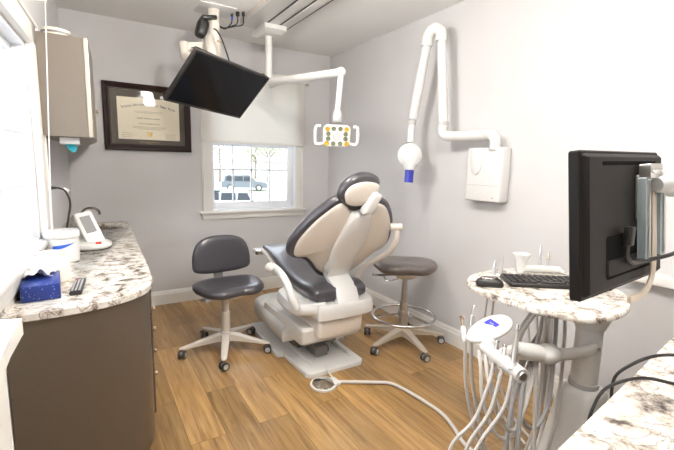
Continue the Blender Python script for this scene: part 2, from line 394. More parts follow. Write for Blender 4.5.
# ------------------------------------------------------------------ left window
w = tag(bpy.data.objects.new('window_2', None), 'tall bright white window on the left wall above the granite counter'); COL.objects.link(w); w.location = lw(2.8, 0, 1.03); w['kind'] = 'structure'
b = MB(); lbox(b, LD0-.12, LD0, 0, .036, LZ0-.02, LZ1+.11, .004); lbox(b, LD1, LD1+.12, 0, .022, LZ0-.02, LZ1+.11, .004); lbox(b, LD0-.12, LD1+.12, 0, .036, LZ1, LZ1+.11, .004)
lbox(b, LD0-.125, LD0-.105, .0, .046, LZ0-.02, LZ1+.12, .003); lbox(b, LD0-.125, LD1, .0, .046, LZ1+.1, LZ1+.12, .003)
b.obj('window_casing', 'trim', w)
b = MB(); lbox(b, LD0-.13, LD1+.14, -.02, .042, LZ0-.02, LZ0+.008, .005); b.obj('window_stool', 'trim', w)
b = MB(); lbox(b, LD0-.14, LD1+.12, 0, .02, LZ0-.09, LZ0-.02, .004); b.obj('window_apron', 'trim', w)
b = MB(); lbox(b, LD0, LD0+.02, -.10, 0, LZ0, LZ1); lbox(b, LD1-.02, LD1, -.10, 0, LZ0, LZ1); lbox(b, LD0, LD1, -.10, 0, LZ0, LZ0+.015); lbox(b, LD0, LD1, -.10, 0, LZ1-.02, LZ1); b.obj('window_jamb', 'winwhite', w)
a0, a1 = LD0+.02, LD1-.02; md = (a0+a1)/2
for nm, z0, z1, n0, n1 in (('lower_sash', LZ0+.015, 1.60, -.045, -.018), ('upper_sash', 1.57, LZ1-.02, -.082, -.055)):
    b = MB()
    for q0, q1 in ((a0, a0+.05), (a1-.05, a1), (md-.05, md+.05)): lbox(b, q0, q1, n0, n1, z0, z1, .004)
    for q0, q1 in ((z0, z0+.045), (z1-.045, z1)): lbox(b, a0, a1, n0, n1, q0, q1, .004)
    sa = b.obj(nm, 'winwhite', w)
    b = MB()
    for k in (1, 2, 3, 5, 6, 7): q = a0+(a1-a0)*k/8; lbox(b, q-.009, q+.009, n0+.01, n1-.006, z0+.03, z1-.03, .002)
    lbox(b, a0, a1, n0+.01, n1-.006, (z0+z1)/2-.009, (z0+z1)/2+.009, .002); b.obj('muntins', 'winwhite', sa)
    b = MB(); lbox(b, a0+.02, a1-.02, n0+.016, n0+.02, z0+.02, z1-.02); b.obj('glass_pane', 'glass', sa)
# white ledge panel at the near end of the counter
b = MB(); ZL = 1.15
top = [(-.19, -.4), (-.124, -.4), (-.124, .80), (-.118, .90), (-.19, .93)]
b.rings([[V((x, y, 0)) for x, y in [(-.22, -.4), (-.132, -.4), (-.132, .79), (-.132, .80), (-.22, .80)]], [V((x, y, ZL-.03)) for x, y in [(-.22, -.4), (-.132, -.4), (-.132, .79), (-.132, .80), (-.22, .80)]]])
b.rings([[V((x-.02 if x < -.15 else x, y, z)) for x, y in top] for z in (ZL-.03, ZL)])
struct(b.obj('trim_1', 'trim', smooth=False))
# blind cord
t = CORD0, CORD1 = V((-.133, 2.6, 2.215)), V((-.182, 2.6, 1.06))
t = thing('blind_cord', V((-.18, 2.6, 1.1)), 'thin white blind pull cord hanging beside the left window casing', 'cord')
MB().tube([CORD0, CORD1], .0026, 8).obj('cord', 'trim', t)
MB().lathe(CORD1-Z*.04, [(0, 0), (.005, .004), (.005, .02), (.002, .045)], 12).obj('tassel', 'trim', t)
b = MB(); b.box(CORD0+V((-.055, 0, 0)), (.12, .014, .014), .003); b.obj('cord_cleat', 'trim', t)

# ------------------------------------------------------------------ left counter and cabinet
CZ = .87
front = [(.292, D-.004), (.285, 3.6), (.268, 3.0), (.256, 2.45), (.248, 2.25), (.236, 2.09), (.205, 1.985), (.15, 1.915), (.08, 1.868), (0, 1.835), (-.11, 1.815), (-.296, 1.812)]
fr = catmull([(x, y, 0) for x, y in front], False, 4)
wallpts = [lw(2.47, .004, 0), lw(0.02, .004, 0)]
def outline(ins):
    out = []
    for i, p in enumerate(fr):
        tn = (fr[min(i+1, len(fr)-1)]-fr[max(i-1, 0)]).normalized(); nn = V((tn.y, -tn.x, 0))
        if nn.dot(V((-.1, 3.2, 0))-p) < 0: nn = -nn
        out.append(p+nn*ins)
    out[0].y = D-.004
    return out+[V((wallpts[0].x, out[-1].y, 0)), wallpts[1]]
# basin cut-out is a dark bowl sunk in the worktop
b = MB(); O = outline(0)
prof = [(.004, CZ-.032), (0, CZ-.028), (0, CZ-.004), (.004, CZ)]
b.rings([[V((p.x, p.y, h)) for p in outline(i)] for i, h in prof])
ct = b.obj('granite_worktop', 'granite', ang=40); tag(ct, 'white and brown granite worktop with a rounded end under the left window', 'worktop')
sink_c = V((.06, 3.95))
cut = MB().prism([(math.cos(a)*.145, math.sin(a)*.17) for a in [2*PI*k/20 for k in range(20)]], (sink_c.x, sink_c.y, CZ-.1), X, Y, Z, [(0, 0), (0, .2)], 1).obj('cutter', 'steel')
md_ = ct.modifiers.new('cut', 'BOOLEAN'); md_.object = cut; md_.operation = 'DIFFERENCE'; md_.solver = 'EXACT'
dg = bpy.context.evaluated_depsgraph_get(); me2 = bpy.data.meshes.new_from_object(ct.evaluated_get(dg)); ct.modifiers.clear(); ct.data = me2; bpy.data.objects.remove(cut)
b = MB(); el = lambda k, z: [V((sink_c.x+math.cos(a)*.145*k, sink_c.y+math.sin(a)*.17*k, z)) for a in [2*PI*j/28 for j in range(28)]]
b.rings([el(1.06, CZ-.034), el(.995, CZ-.034), el(.98, CZ-.05), el(.9, CZ-.12), el(.6, CZ-.15), el(.1, CZ-.155), el(.1, CZ-.165), el(.62, CZ-.16), el(.95, CZ-.125), el(1.06, CZ-.05)], closed=True)
tag(b.obj('sink_basin', 'steel'), 'small oval undermount steel sink in the granite worktop near the back wall', 'sink')
b = MB(); lbox(b, 0.02, 2.47, .001, .013, CZ, CZ+.075, .002); tag(b.obj('backsplash', 'granite'), 'low granite upstand along the left wall behind the tissue box', 'backsplash')
cab = thing('base_cabinet', (.05, 3, 0), 'taupe curved-front base cabinet with small round knobs under the left granite worktop', 'cabinet')
b = MB(); ob = outline(.028)
def cab_ring(ins, z): return [V((p.x, p.y, z)) for p in outline(ins)]
b.rings([cab_ring(.07, .0), cab_ring(.07, .07)]); b.obj('plinth', 'black', cab)
b = MB(); b.rings([cab_ring(.016, .07), cab_ring(.016, CZ-.032)]); b.obj('body', 'taupe', cab, ang=25)
# doors on the long front, slightly proud
def front_x(y):
    for a_, b_ in zip(fr[:-1], fr[1:]):
        if (a_.y-y)*(b_.y-y) <= 0 and a_.y != b_.y: return a_.x+(b_.x-a_.x)*(y-a_.y)/(b_.y-a_.y)
    return .25
def front_panel(nm, y0, y1, z0, z1, ky, kz):
    b = MB(); ys = [y0+(y1-y0)*i/4 for i in range(5)]
    b.rings([[V((front_x(y)-.018, y, z0)), V((front_x(y)-.003, y, z0)), V((front_x(y)-.003, y, z1)), V((front_x(y)-.018, y, z1))] for y in ys])
    d_ = b.obj(nm, 'taupe', cab, ang=25); kx = front_x(ky)-.005
    MB().lathe((kx, ky, kz), [(.006, 0), (.006, .018), (.013, .024), (.015, .032), (.011, .040), (0, .042)], 16, axis=X).obj('knob', 'brass', d_)
zs = [.835, .66, .515, .385, .245, .09]
for i in range(5): front_panel('drawer', 2.22, 2.86, zs[i+1]+.004, zs[i]-.004, 2.52, (.755, .575, .45, .315, .17)[i])
front_panel('door', 2.875, 3.33, .09, .835, 3.27, .70); front_panel('door', 3.345, 3.8, .09, .835, 3.40, .70)

# items on counter -------------------------------------------------
def canister(x, y):
    t = thing('wipes_canister', (x, y, CZ), 'white plastic wipes canister with blue label, standing behind the frosted jar', 'canister')
    MB().lathe((x, y, CZ), [(0, 0), (.078, 0), (.082, .005), (.082, .135), (.080, .14), (.0, .14)], 36).obj('body', 'enamel', t)
    MB().lathe((x, y, CZ+.138), [(0, 0), (.086, 0), (.088, .003), (.088, .03), (.084, .038), (0, .040)], 36).obj('lid', 'enamel', t)
    # label swoosh wrapped on the near side
    b = MB(); a0 = math.atan2(-y, -x); N_ = 14; rr = .0828
    up_, lo_ = [], []
    for k in range(N_+1):
        f = k/N_; a = a0-.55+1.35*f; up_.append((a, .100+.012*f)); lo_.append((a, .078+.034*f**1.6))
    prev = None
    for (a, zt), (_, zb) in zip(up_, lo_):
        cur = [b.bm.verts.new((x+math.cos(a)*rr, y+math.sin(a)*rr, CZ+z)) for z in (zb, max(zt, zb+.001))]
        if prev: b.bm.faces.new((prev[0], cur[0], cur[1], prev[1]))
        prev = cur
    b.obj('label', 'bluelabel', t)
canister(-.147, 2.70)
t = thing('frosted_jar', (-.172, 2.26, CZ), 'short frosted cream plastic jar with an open neck, in front of the wipes canister', 'jar')
MB().lathe((-.172, 2.26, CZ), [(0, 0), (.068, 0), (.075, .008), (.076, .085), (.070, .105), (.052, .118), (.051, .140), (.046, .140), (.046, .12), (.064, .10), (.069, .08), (.067, .01), (0, .008)], 36).obj('body', 'frosted', t)
MB().lathe((-.172, 2.26, CZ+.132), [(.0515, 0), (.054, .001), (.054, .008), (.0515, .009)], 36).obj('rim', 'frosted', t)
# tissue box
bx = V((-.196, 2.085)); ang = math.radians(3); mxr = Matrix.Rotation(ang, 4, 'Z')
t = thing('tissue_box', (bx.x, bx.y, CZ), 'dark blue patterned tissue box at the near end of the left counter', 'tissue box')
MB().box((bx.x, bx.y, CZ+.033), (.132, .26, .065), .004, mxr).obj('box', 'tbox', t)
b = MB(); random.seed(9)
def sheet(cx, cy, cz, sx, sy, hgt, ph):
    n = 14; g = [[None]*(n+1) for _ in range(n+1)]
    for i in range(n+1):
        for j in range(n+1):
            u, v_ = i/n-.5, j/n-.5
            z = hgt*(1-2.2*abs(u)**1.3)*(1-.8*abs(v_)) + .008*math.sin(13*u+ph)+.007*math.cos(15*v_+ph*2)
            g[i][j] = b.bm.verts.new((cx+u*sx+.012*math.sin(9*v_+ph), cy+v_*sy+.01*math.sin(8*u), cz+max(0, z)))
    for i in range(n):
        for j in range(n): b.bm.faces.new((g[i][j], g[i+1][j], g[i+1][j+1], g[i][j+1]))
sheet(bx.x-.012, bx.y+.05, CZ+.066, .10, .17, .055, 0.5); sheet(bx.x-.03, bx.y+.08, CZ+.066, .08, .12, .07, 2.2)
o = b.obj('tissue', 'tissue', t, ang=180)
sm_ = o.modifiers.new('s', 'SOLIDIFY'); sm_.thickness = .0008
# remote
t = thing('remote_control', (-.066, 2.08, CZ), 'black remote control lying on the left counter beside the tissue box', 'remote')
rm = Matrix.Rotation(math.radians(-4), 4, 'Z')
MB().box((-.066, 2.09, CZ+.009), (.046, .23, .018), .006, rm).obj('body', 'black', t)
k = 0
for j in range(9):
    for i in range(3):
        c = rm @ V((-.013+.013*i, -.095+.021*j, 0)); col = 'red' if (i, j) == (0, 8) else 'lgrey'
        MB().box((-.066+c.x, 2.09+c.y, CZ+.0195), (.008, .010, .003), .001, rm).obj('button', col, t)
# card terminal style medical tablet on sloped base
px, py = -.012, 3.03
t = thing('desktop_device', (px, py, CZ), 'white tabletop device with an upright tilted grey screen and red button, on the left counter', 'device')
MB().prism([(math.cos(a)*.115+(.01 if math.cos(a) > 0 else 0), math.sin(a)*.13) for a in [2*PI*k/16 for k in range(16)]], (px, py+.02, CZ+.004), X, Y, Z, [(.008, 0), (0, .012), (.004, .03), (.03, .045), (.06, .052)], 2).obj('base', 'enamel', t)
MB().prism([(math.cos(a)*.11+(.01 if math.cos(a) > 0 else 0), math.sin(a)*.125) for a in [2*PI*k/16 for k in range(16)]], (px, py+.02, CZ), X, Y, Z, [(.0, 0), (0, .005)], 2).obj('foot', 'black', t)
face = V((.12, -.80, .58)).normalized(); uu = V((face.y, -face.x, 0)).normalized()*-1; vv = face.cross(uu)
if vv.z < 0: vv = -vv
uu = vv.cross(face); sk = math.radians(-13); u2 = uu*math.cos(sk)-vv*math.sin(sk); v2 = vv*math.cos(sk)+uu*math.sin(sk)*-1
u2 = uu*math.cos(sk)+vv*math.sin(sk)*0 - vv*math.sin(sk); v2 = (vv*math.cos(sk)-uu*math.sin(sk)*-1*-1)
v2 = face.cross(u2)
cc = V((px+.0, py+.0, CZ+.135))
MB().prism(rrect(.105, .235, .02), cc, u2, v2, face, [(.006, -.03), (0, -.022), (0, .0), (.005, .006)], 0).obj('screen_housing', 'enamel', t)
MB().prism(rrect(.062, .125, .004), cc+v2*.022, u2, v2, face, [(0, .004), (.001, .0075)], 0).obj('display', 'dispgrey', t)
MB().prism(rrect(.034, .015, .006), V((px+.045, py-.085, CZ+.046)), V((1, .1, 0)).normalized(), V((0, .8, .35)).normalized(), V((0, -.35, .8)).normalized(), [(0, -.004), (.001, .004)], 0).obj('button', 'red', t)
# faucet
t = thing('faucet', (-.06, 4.12, CZ), 'dark chrome gooseneck faucet curving over the counter sink', 'faucet')
MB().lathe((-.075, 3.92, CZ), [(0, 0), (.026, 0), (.026, .012), (.016, .02), (.014, .08), (0, .08)], 20).obj('base', 'grey', t)
MB().tube([(-.075, 3.92, CZ+.07), (-.072, 3.91, CZ+.12), (-.035, 3.90, CZ+.165), (.025, 3.90, CZ+.17), (.06, 3.90, CZ+.145), (.063, 3.90, CZ+.115)], .0095, 12, 6).obj('spout', 'dksteel', t)
MB().tube([(-.075, 3.92, CZ+.06), (-.085, 3.85, CZ+.09)], [.007, .005], 10).obj('lever', 'steel', t)
# outlet + plug + cord
t = thing('wall_outlet', lw(1.34, 0, 1.24), 'white wall outlet plate on the left wall above the wipes canister', 'outlet')
b = MB(); lbox(b, 1.365, 1.44, .001, .008, 1.17, 1.30, .003); b.obj('plate', 'trim', t)
b = MB(); lbox(b, 1.387, 1.417, .008, .011, 1.19, 1.225, .002); b.obj('socket', 'trim', t)
t = thing('power_cord', lw(1.62, .02, 1.24), 'black power cord with a white tag, plugged into the left wall outlet', 'cord')
b = MB(); p0 = lw(1.402, .0085, 1.270); b.cyl(p0, p0+LN*.035, .016, .014, 16); b.cyl(p0+LN*.035, p0+LN*.06, .010, .006, 14); b.obj('plug', 'black', t)
MB().tube([p0+LN*.05, p0+LN*.075+Z*-.003, (-.116, 2.83, 1.250), (-.098, 2.80, 1.187), (-.112, 2.82, 1.10), (-.125, 2.85, 1.02), (-.12, 2.90, .93), (-.10, 2.96, .885)], .0055, 10, 6).obj('cable', 'black', t)
MB().box((-.118, 2.89, 1.255), (.03, .003, .024), .001, Matrix.Rotation(.6, 4, 'Y')).obj('paper_tag', 'tissue', t)

# ------------------------------------------------------------------ upper cabinet on left wall
UZ0, UZ1 = 1.565, 2.112
t = thing('wall_cabinet', (-.07, 3.4, UZ0), 'light taupe wall cabinet with a bowed door hung high on the left wall', 'cabinet')
b = MB(); dn, df = D-2.8, .03
pts = lambda z: [lw(dn, .002, z), V((.022, 2.8, z)), V((.022, 4.25, z)), lw(.02, .002, z)]
b.rings([pts(UZ0), pts(UZ1)]); b.obj('body', 'taupel', t, smooth=False)
b = MB(); ys = [2.81+1.43*i/16 for i in range(17)]
bow = lambda y: .030+.03*math.sin(PI*(y-2.81)/1.43)
b.rings([[V((.023, y, UZ0+.004)), V((bow(y)+.01, y, UZ0+.004)), V((bow(y)+.01, y, UZ1-.004)), V((.023, y, UZ1-.004))] for y in ys])
dd = b.obj('door', 'taupel', t, ang=40)
MB().lathe((bow(3.1)+.009, 3.1, 1.742), [(.005, 0), (.005, .010), (.013, .014), (.014, .021), (0, .026)], 14, axis=X).obj('knob', 'brass', dd)
b = MB(); b.bb((.018, 2.795, UZ0), (.040, 2.809, UZ1), .004); b.obj('edge_strip', 'beige', t)
t = thing('round_canister', (-.112, 2.93, UZ1), 'short round cream canister with a dark band on top of the wall cabinet', 'canister')
MB().lathe((-.112, 2.93, UZ1), [(0, 0), (.068, 0), (.07, .004), (.07, .022), (0, .022)], 32).obj('body', 'paper', t)
MB().lathe((-.112, 2.93, UZ1+.022), [(0, 0), (.073, 0), (.073, .012), (0, .012)], 32).obj('band', 'grey', t)
MB().lathe((-.112, 2.93, UZ1+.034), [(0, 0), (.071, 0), (.072, .012), (.06, .018), (0, .019)], 32).obj('lid', 'paper', t)
t = thing('glove_dispenser', (-.08, 3.0, 1.5), 'small white dispenser with a teal wipe hanging under the wall cabinet', 'dispenser')
b = MB(); b.bb((-.130, 2.86, 1.525), (-.03, 3.12, UZ0-.001), .006); b.obj('case', 'enamel', t)
b = MB(); b.rings([[V((-.105, 2.93, 1.526)), V((-.055, 2.93, 1.526)), V((-.055, 2.96, 1.526)), V((-.105, 2.96, 1.526))], [V((-.095, 2.92, 1.50)), V((-.045, 2.925, 1.505)), V((-.05, 2.94, 1.505)), V((-.095, 2.94, 1.50))], [V((-.07, 2.92, 1.478)), V((-.055, 2.92, 1.482)), V((-.055, 2.93, 1.482)), V((-.07, 2.93, 1.478))]])
b.obj('wipe', 'teal', t, ang=80)

# ------------------------------------------------------------------ diploma
FX0, FX1, FZ0, FZ1 = .145, .895, 1.53, 2.135
t = thing('framed_diploma', (.52, D, FZ0), 'university diploma in a dark mahogany frame with olive mat on the back wall', 'picture')
fw_ = .058
def frame_piece(x0, x1, z0, z1, fwid, y0, prof):
    b = MB(); rings = []
    for ins, h in prof:
        rings.append([V((x0+ins, y0-h, z0+ins)), V((x1-ins, y0-h, z0+ins)), V((x1-ins, y0-h, z1-ins)), V((x0+ins, y0-h, z1-ins))])
    b.rings(rings, closed=True); return b
frame_piece(FX0, FX1, FZ0, FZ1, fw_, D-.001, [(0, 0), (0, .022), (.008, .03), (.03, .024), (.046, .014), (fw_, .012), (fw_, .0)]).obj('frame', 'mahog', t, ang=20)
frame_piece(FX0+fw_-.004, FX1-fw_+.004, FZ0+fw_-.004, FZ1-fw_+.004, .01, D-.001, [(0, .002), (0, .013), (.005, .013), (.005, .002)]).obj('fillet', 'mahog', t, ang=20)
MB().bb((FX0+fw_-.01, D-.008, FZ0+fw_-.01), (FX1-fw_+.01, D-.004, FZ1-fw_+.01)).obj('mat_board', 'mat', t)
MB().bb((FX0+fw_-.005, D-.0125, FZ0+fw_-.005), (FX1-fw_+.005, D-.0112, FZ1-fw_+.005)).obj('glass_pane', 'glass', t)
cx, dz0, dz1 = .522, 1.634, 2.012
pp = MB().bb((.258, D-.0095, dz0), (.790, D-.008, dz1)).obj('certificate', 'paper', t)
FM = lambda x, z, rot=0: Matrix.Translation((x, D-.0100, z)) @ Matrix.Rotation(PI/2, 4, 'X') @ Matrix.Rotation(rot, 4, 'Z')
b = MB()
word = "State University of New York"
Rr = .75; n = len(word)
for i, ch in enumerate(word):
    if ch == ' ': continue
    a = (i-(n-1)/2)*.0225; text_obj(b, ch, .034, FM(cx+Rr*math.sin(a), 1.955-Rr*(1-math.cos(a)), -a), 'c', 'ink', None, .0004)
b.obj('heading', 'ink', pp, smooth=False)
b = MB(); text_obj(b, "Doctor of Dental Surgery", .017, FM(cx, 1.782), 'c', 'ink', None, .0004); b.obj('degree_line', 'ink', pp, smooth=False)
b = MB(); random.seed(2)
for z, w_, hh in ((1.892, .26, .004), (1.880, .22, .004), (1.752, .30, .004), (1.741, .27, .004), (1.731, .2, .004), (1.700, .06, .004)):
    xx = cx-w_/2
    while xx < cx+w_/2:
        l = random.uniform(.008, .026); b.bb((xx, D-.0101, z-hh/2), (min(xx+l, cx+w_/2), D-.0095, z+hh/2)); xx += l+.005
for x_ in (.33, .70):
    for z in (1.69, 1.672, 1.655):
        xx = x_-.04
        while xx < x_+.035: l = random.uniform(.01, .025); b.bb((xx, D-.0101, z-.002), (xx+l, D-.0095, z+.002)); xx += l+.005
b.obj('body_text', 'inkl', pp, smooth=False)
b = MB(); xx = cx-.1; random.seed(5)
for l in (.045, .06, .055):   # illegible blackletter name line
    x_ = xx
    while x_ < xx+l:
        h_ = random.choice((.006, .006, .010)); b.bb((x_, D-.0101, 1.826), (x_+.0035, D-.0095, 1.826+h_)); b.bb((x_, D-.0101, 1.826), (x_+.006, D-.0095, 1.828)); x_ += .0075
    xx += l+.014
b.obj('name_line', 'ink', pp, smooth=False)
MB().lathe((cx, D-.0095, 1.685), [(0, 0), (.022, 0), (.02, .001), (0, .0015)], 20, axis=-Y).obj('seal', 'seal', pp)
MB().lathe((cx+.01, D-.008, 2.037), [(0, 0), (.02, 0), (.017, .002), (0, .003)], 20, axis=-Y).obj('medallion', 'gilt', t)
b = MB(); text_obj(b, "State University of New York", .014, Matrix.Translation((.52, D-.0085, 1.612)) @ Matrix.Rotation(PI/2, 4, 'X'), 'c', 'gilt', None, .0004)
text_obj(b, "Dentistry", .010, Matrix.Translation((.52, D-.0085, 1.598)) @ Matrix.Rotation(PI/2, 4, 'X'), 'c', 'gilt', None, .0004)
b.obj('mat_lettering', 'gilt', t, smooth=False)

# ------------------------------------------------------------------ ceiling track
t = thing('ceiling_light_track', (1.45, 2.9, H), 'long white ceiling track with dark slots running towards the back window', 'ceiling track')
TX0, TX1, TY0, TY1, TZ = 1.205, 1.600, 1.2, 3.66, 2.620
b = MB(); b.bb((TX0, TY0, TZ+.014), (TX1, TY1, H-.0005), .003)
b.obj('housing', 'plasticw', t)
for x0, x1 in ((TX0+.004, 1.366), (1.388, 1.480), (1.502, TX1-.018)):
    MB().bb((x0, TY0, TZ), (x1, TY1, TZ+.016), .003).obj('rail', 'plastic', t)
for x0, x1 in ((1.366, 1.388), (1.480, 1.502), (TX1-.018, TX1-.003)):
    MB().bb((x0, TY0, TZ+.004), (x1, TY1-.004, TZ+.0145)).obj('slot', 'black', t)

# dental light
t = thing('dental_light', (1.45, 3.56, 2.6), 'white dental operatory light with two side handles hanging from the ceiling track arm', 'dental light')
b = MB(); b.rings([[V((x, y, z)) for x, y in ((1.35, 3.44), (1.55, 3.44), (1.55, 3.76), (1.35, 3.76))] for z in (2.6205, 2.585)]+[[V((x, y, 2.560)) for x, y in ((1.38, 3.50), (1.52, 3.50), (1.52, 3.70), (1.38, 3.70))]])
b.obj('carriage', 'plastic', t, ang=20)
pX, pY = 1.447, 3.60
MB().lathe((pX, pY, 2.19), [(0, 0), (.031, 0), (.031, .37), (.036, .372), (.036, .376), (0, .376)], 24).obj('pole', 'plastic', t)
b = MB(); b.sphere((pX, pY, 2.175), .045, (1, 1, .9)); b.cyl((pX-.04, pY-.03, 2.16), (pX+.05, pY+.02, 2.16), .03, seg=18); b.cyl((pX, pY, 2.12), (pX, pY, 2.2), .034, seg=20); b.obj('elbow_joint', 'plastic', t)
MB().cyl((pX+.055, pY-.005, 2.155), (pX+.068, pY-.008, 2.155), .014, seg=14).obj('joint_screw', 'grey', t)
kn = V((1.586, 2.581, 2.095)); a0 = V((pX, pY, 2.165))
dirn = (kn-a0).normalized()
b = MB(); b.tube([a0+dirn*.02, a0+dirn*.12, a0+dirn*.2, kn-dirn*.02], [.045, .030], 16, flat=.8); b.sphere(kn, .036); b.obj('arm', 'plastic', t)
hd = V((1.540, 2.545, 1.645))
b = MB(); b.tube([kn+Z*.0, kn+V((-.004, -.002, -.06)), V((1.547, 2.55, 1.83))], [.023, .020], 16); b.obj('drop_arm', 'plastic', t)
b = MB(); b.lathe((1.546, 2.55, 1.745), [(0, 0), (.030, 0), (.037, .02), (.034, .06), (.022, .085), (.020, .095), (0, .1)], 20); b.obj('swivel', 'lgrey', t)
hn = (V((0.35, 0, 1.25))-hd).normalized(); hn = V((-.42, -.88, -.16)).normalized()
hu = hn.cross(Z).normalized()*-1; 
if hu.dot(V((.86, -.5, 0))) < 0: hu = -hu
hv = hn.cross(hu)
if hv.z < 0: hv = -hv
MB().prism(rrect(.195, .155, .035), hd, hu, hv, hn, [(.02, -.05), (.0, -.03), (0, .012), (.007, .018)], 0).obj('lamp_head', 'plastic', t)
cells = [(-.068, .05, 1), (.068, .05, 1), (-.072, -.052, 1), (.072, -.052, 1), (-.024, .052, 0), (.024, .052, 0), (-.062, .016, 0), (.062, .016, 0), (-.062, -.018, 0), (.062, -.018, 0), (-.025, -.052, 0), (.025, -.052, 0)]
for u_, v_, am in cells:
    MB().lathe(hd+hu*u_+hv*v_+hn*.0185, [(0, .0005), (.008, .001), (.0150, .0035), (.0165, .0035), (.0170, -.004)], 6 if False else 16, axis=hn).obj('reflector', 'lens' if am else 'lensw', t)
MB().lathe(hd+hn*.018, [(0, .003), (.026, .003), (.03, 0), (.03, -.004)], 24, axis=hn).obj('center_cap', 'lgrey', t)
for s_ in (-1, 1):
    MB().tube([hd+hu*s_*.09+hv*-.055, hd+hu*s_*.135+hv*-.062, hd+hu*s_*.152+hv*-.04, hd+hu*s_*.152+hv*.045, hd+hu*s_*.137+hv*.064, hd+hu*s_*.118+hv*.064], .0125, 12, 4).obj('handle', 'plastic', t)

# ------------------------------------------------------------------ ceiling TV
t = thing('ceiling_television', (.95, 3.55, H), 'black flat television tilted downwards on a ceiling mount', 'television')
c4 = [V((.600, 2.638, 2.107)), V((1.208, 2.981, 2.069)), V((1.053, 3.225, 1.784)), V((.444, 2.882, 1.823))]
cen = sum(c4, V((0, 0, 0)))/4; tu = (c4[1]-c4[0]).normalized(); tv_ = (c4[0]-c4[3]).normalized(); tn = tu.cross(tv_)
W_, H_ = (c4[1]-c4[0]).length, (c4[0]-c4[3]).length
if tn.dot(V((.311, -.63, -.712))) < 0: tn = -tn
tv_ = (tv_-tu*tv_.dot(tu)).normalized()
MB().prism(rrect(W_, H_, .006), cen, tu, tv_, tn, [(.03, -.055), (.004, -.03), (0, -.027), (0, -.002), (.002, 0)], 0).obj('housing', 'black', t)
MB().prism(rrect(W_-.03, H_-.034, .002), cen+tv_*.002, tu, tv_, tn, [(0, -.003), (0, .0008)], 0).obj('screen', 'screen', t)
MB().prism(rrect(.05, .004, .001), cen-tv_*(H_/2-.009), tu, tv_, tn, [(0, 0), (0, .001)], 0).obj('badge', 'grey', t)
PX, PY = .95, 3.55
MB().bb((PX-.13, PY-.12, H-.012), (PX+.16, PY+.14, H-.0005), .004).obj('ceiling_plate', 'plastic', t)
MB().lathe((PX, PY, 2.30), [(0, 0), (.055, 0), (.055, .11), (.060, .112), (.060, .135), (.046, .14), (.046, .37), (0, .37)], 24).obj('pole', 'plasticw', t)
MB().lathe((PX, PY, 2.408), [(.0555, 0), (.063, 0), (.063, .014), (.0555, .014)], 24).obj('collar_ring', 'brass', t)
b = MB(); e0 = V((PX, PY, 2.385)); e1 = V((.70, 3.50, 2.33)); dd = (e1-e0).normalized(); sd = dd.cross(Z)
b.rings([[p+sd*a_*w__+Z*c_*hh for a_, c_ in ((-1, -1), (1, -1), (1, 1), (-1, 1))] for p, w__, hh in ((e0, .035, .035), (e1, .03, .025))]); b.obj('support_arm', 'plasticw', t, ang=20)
b = MB(); b.tube([e1+Z*.03, e1+V((0, -.02, -.07)), V((.71, 3.38, 2.20))], .035, 16); b.obj('arm_pivot', 'plasticw', t)
back = cen-tn*.055
b = MB(); b.tube([V((.71, 3.40, 2.24)), V((.74, 3.25, 2.16)), back+V((0, .05, .03)), back], [.035, .04], 14); b.obj('tilt_bracket', 'plasticw', t)
MB().tube([V((.915, 3.57, 2.43)), V((.905, 3.52, 2.44)), V((.885, 3.42, 2.36)), V((.870, 3.28, 2.21)), V((.87, 3.16, 2.10))], [.036, .040], 14, 4, flat=1.1).obj('front_bracket', 'plasticw', t)
MB().prism(rrect(.2, .2, .01), cen-tn*.056, tu, tv_, -tn, [(0, 0), (0, .008)], 0).obj('mount_plate', 'plasticw', t)
t2 = thing('media_box', (PX-.09, PY, 2.45), 'black media box strapped to the ceiling television pole', 'box')
MB().box((PX-.105, PY-.03, 2.495), (.085, .11, .14), .03, Matrix.Rotation(.25, 4, 'Y'), 4).obj('case', 'black', t2)
MB().box((PX-.05, PY-.02, 2.585), (.12, .11, .03), .008, Matrix.Rotation(-.15, 4, 'Y')).obj('clamp', 'black', t2)
for i, (xx, yy, cname) in enumerate(((1.105, 3.56, 0), (1.140, 3.52, 1), (1.178, 3.49, 2))):
    q = thing('cable_plug', (xx, yy, H-.03), ['blue-banded black cable plugged into the ceiling nearest the television pole', 'thick black cable plug in the ceiling, middle of the three beside the television pole', 'black cable plugged into the ceiling closest to the light track'][i], 'cable', 'cables from the ceiling to the television')
    MB().lathe((xx, yy, H-.035), [(0, 0), (.008, .0), (.012 + .004*(i == 1), .006), (.012+.004*(i == 1), .034), (0, .0345)], 14).obj('plug', 'black', q)
    MB().tube([(xx, yy, H-.03), (xx-.005, yy-.0, H-.08-.01*i), (xx-.03-.02*i, yy-.005, 2.565-.006*i), (1.04, 3.545+.008*i, 2.535+.006*i), (PX+.045, PY-.005+.012*i, 2.54+.01*i)], .005, 8, 6).obj('lead', ('bluelabel' if i == 0 else 'black') if False else 'black', q)
    if i == 0: MB().lathe((xx, yy, H-.055), [(0, 0), (.009, .0), (.009, .02), (0, .02)], 12).obj('blue_sleeve', 'bluelabel', q)
q = thing('television_cable', (.88, 3.2, 2.3), 'black cable drooping down the television front bracket', 'cable')
MB().tube([(.893, 3.335, 2.455), (.905, 3.29, 2.43), (.925, 3.24, 2.36), (.94, 3.20, 2.28), (.955, 3.16, 2.19), (.955, 3.11, 2.10)], .006, 8, 6).obj('lead', 'black', q)

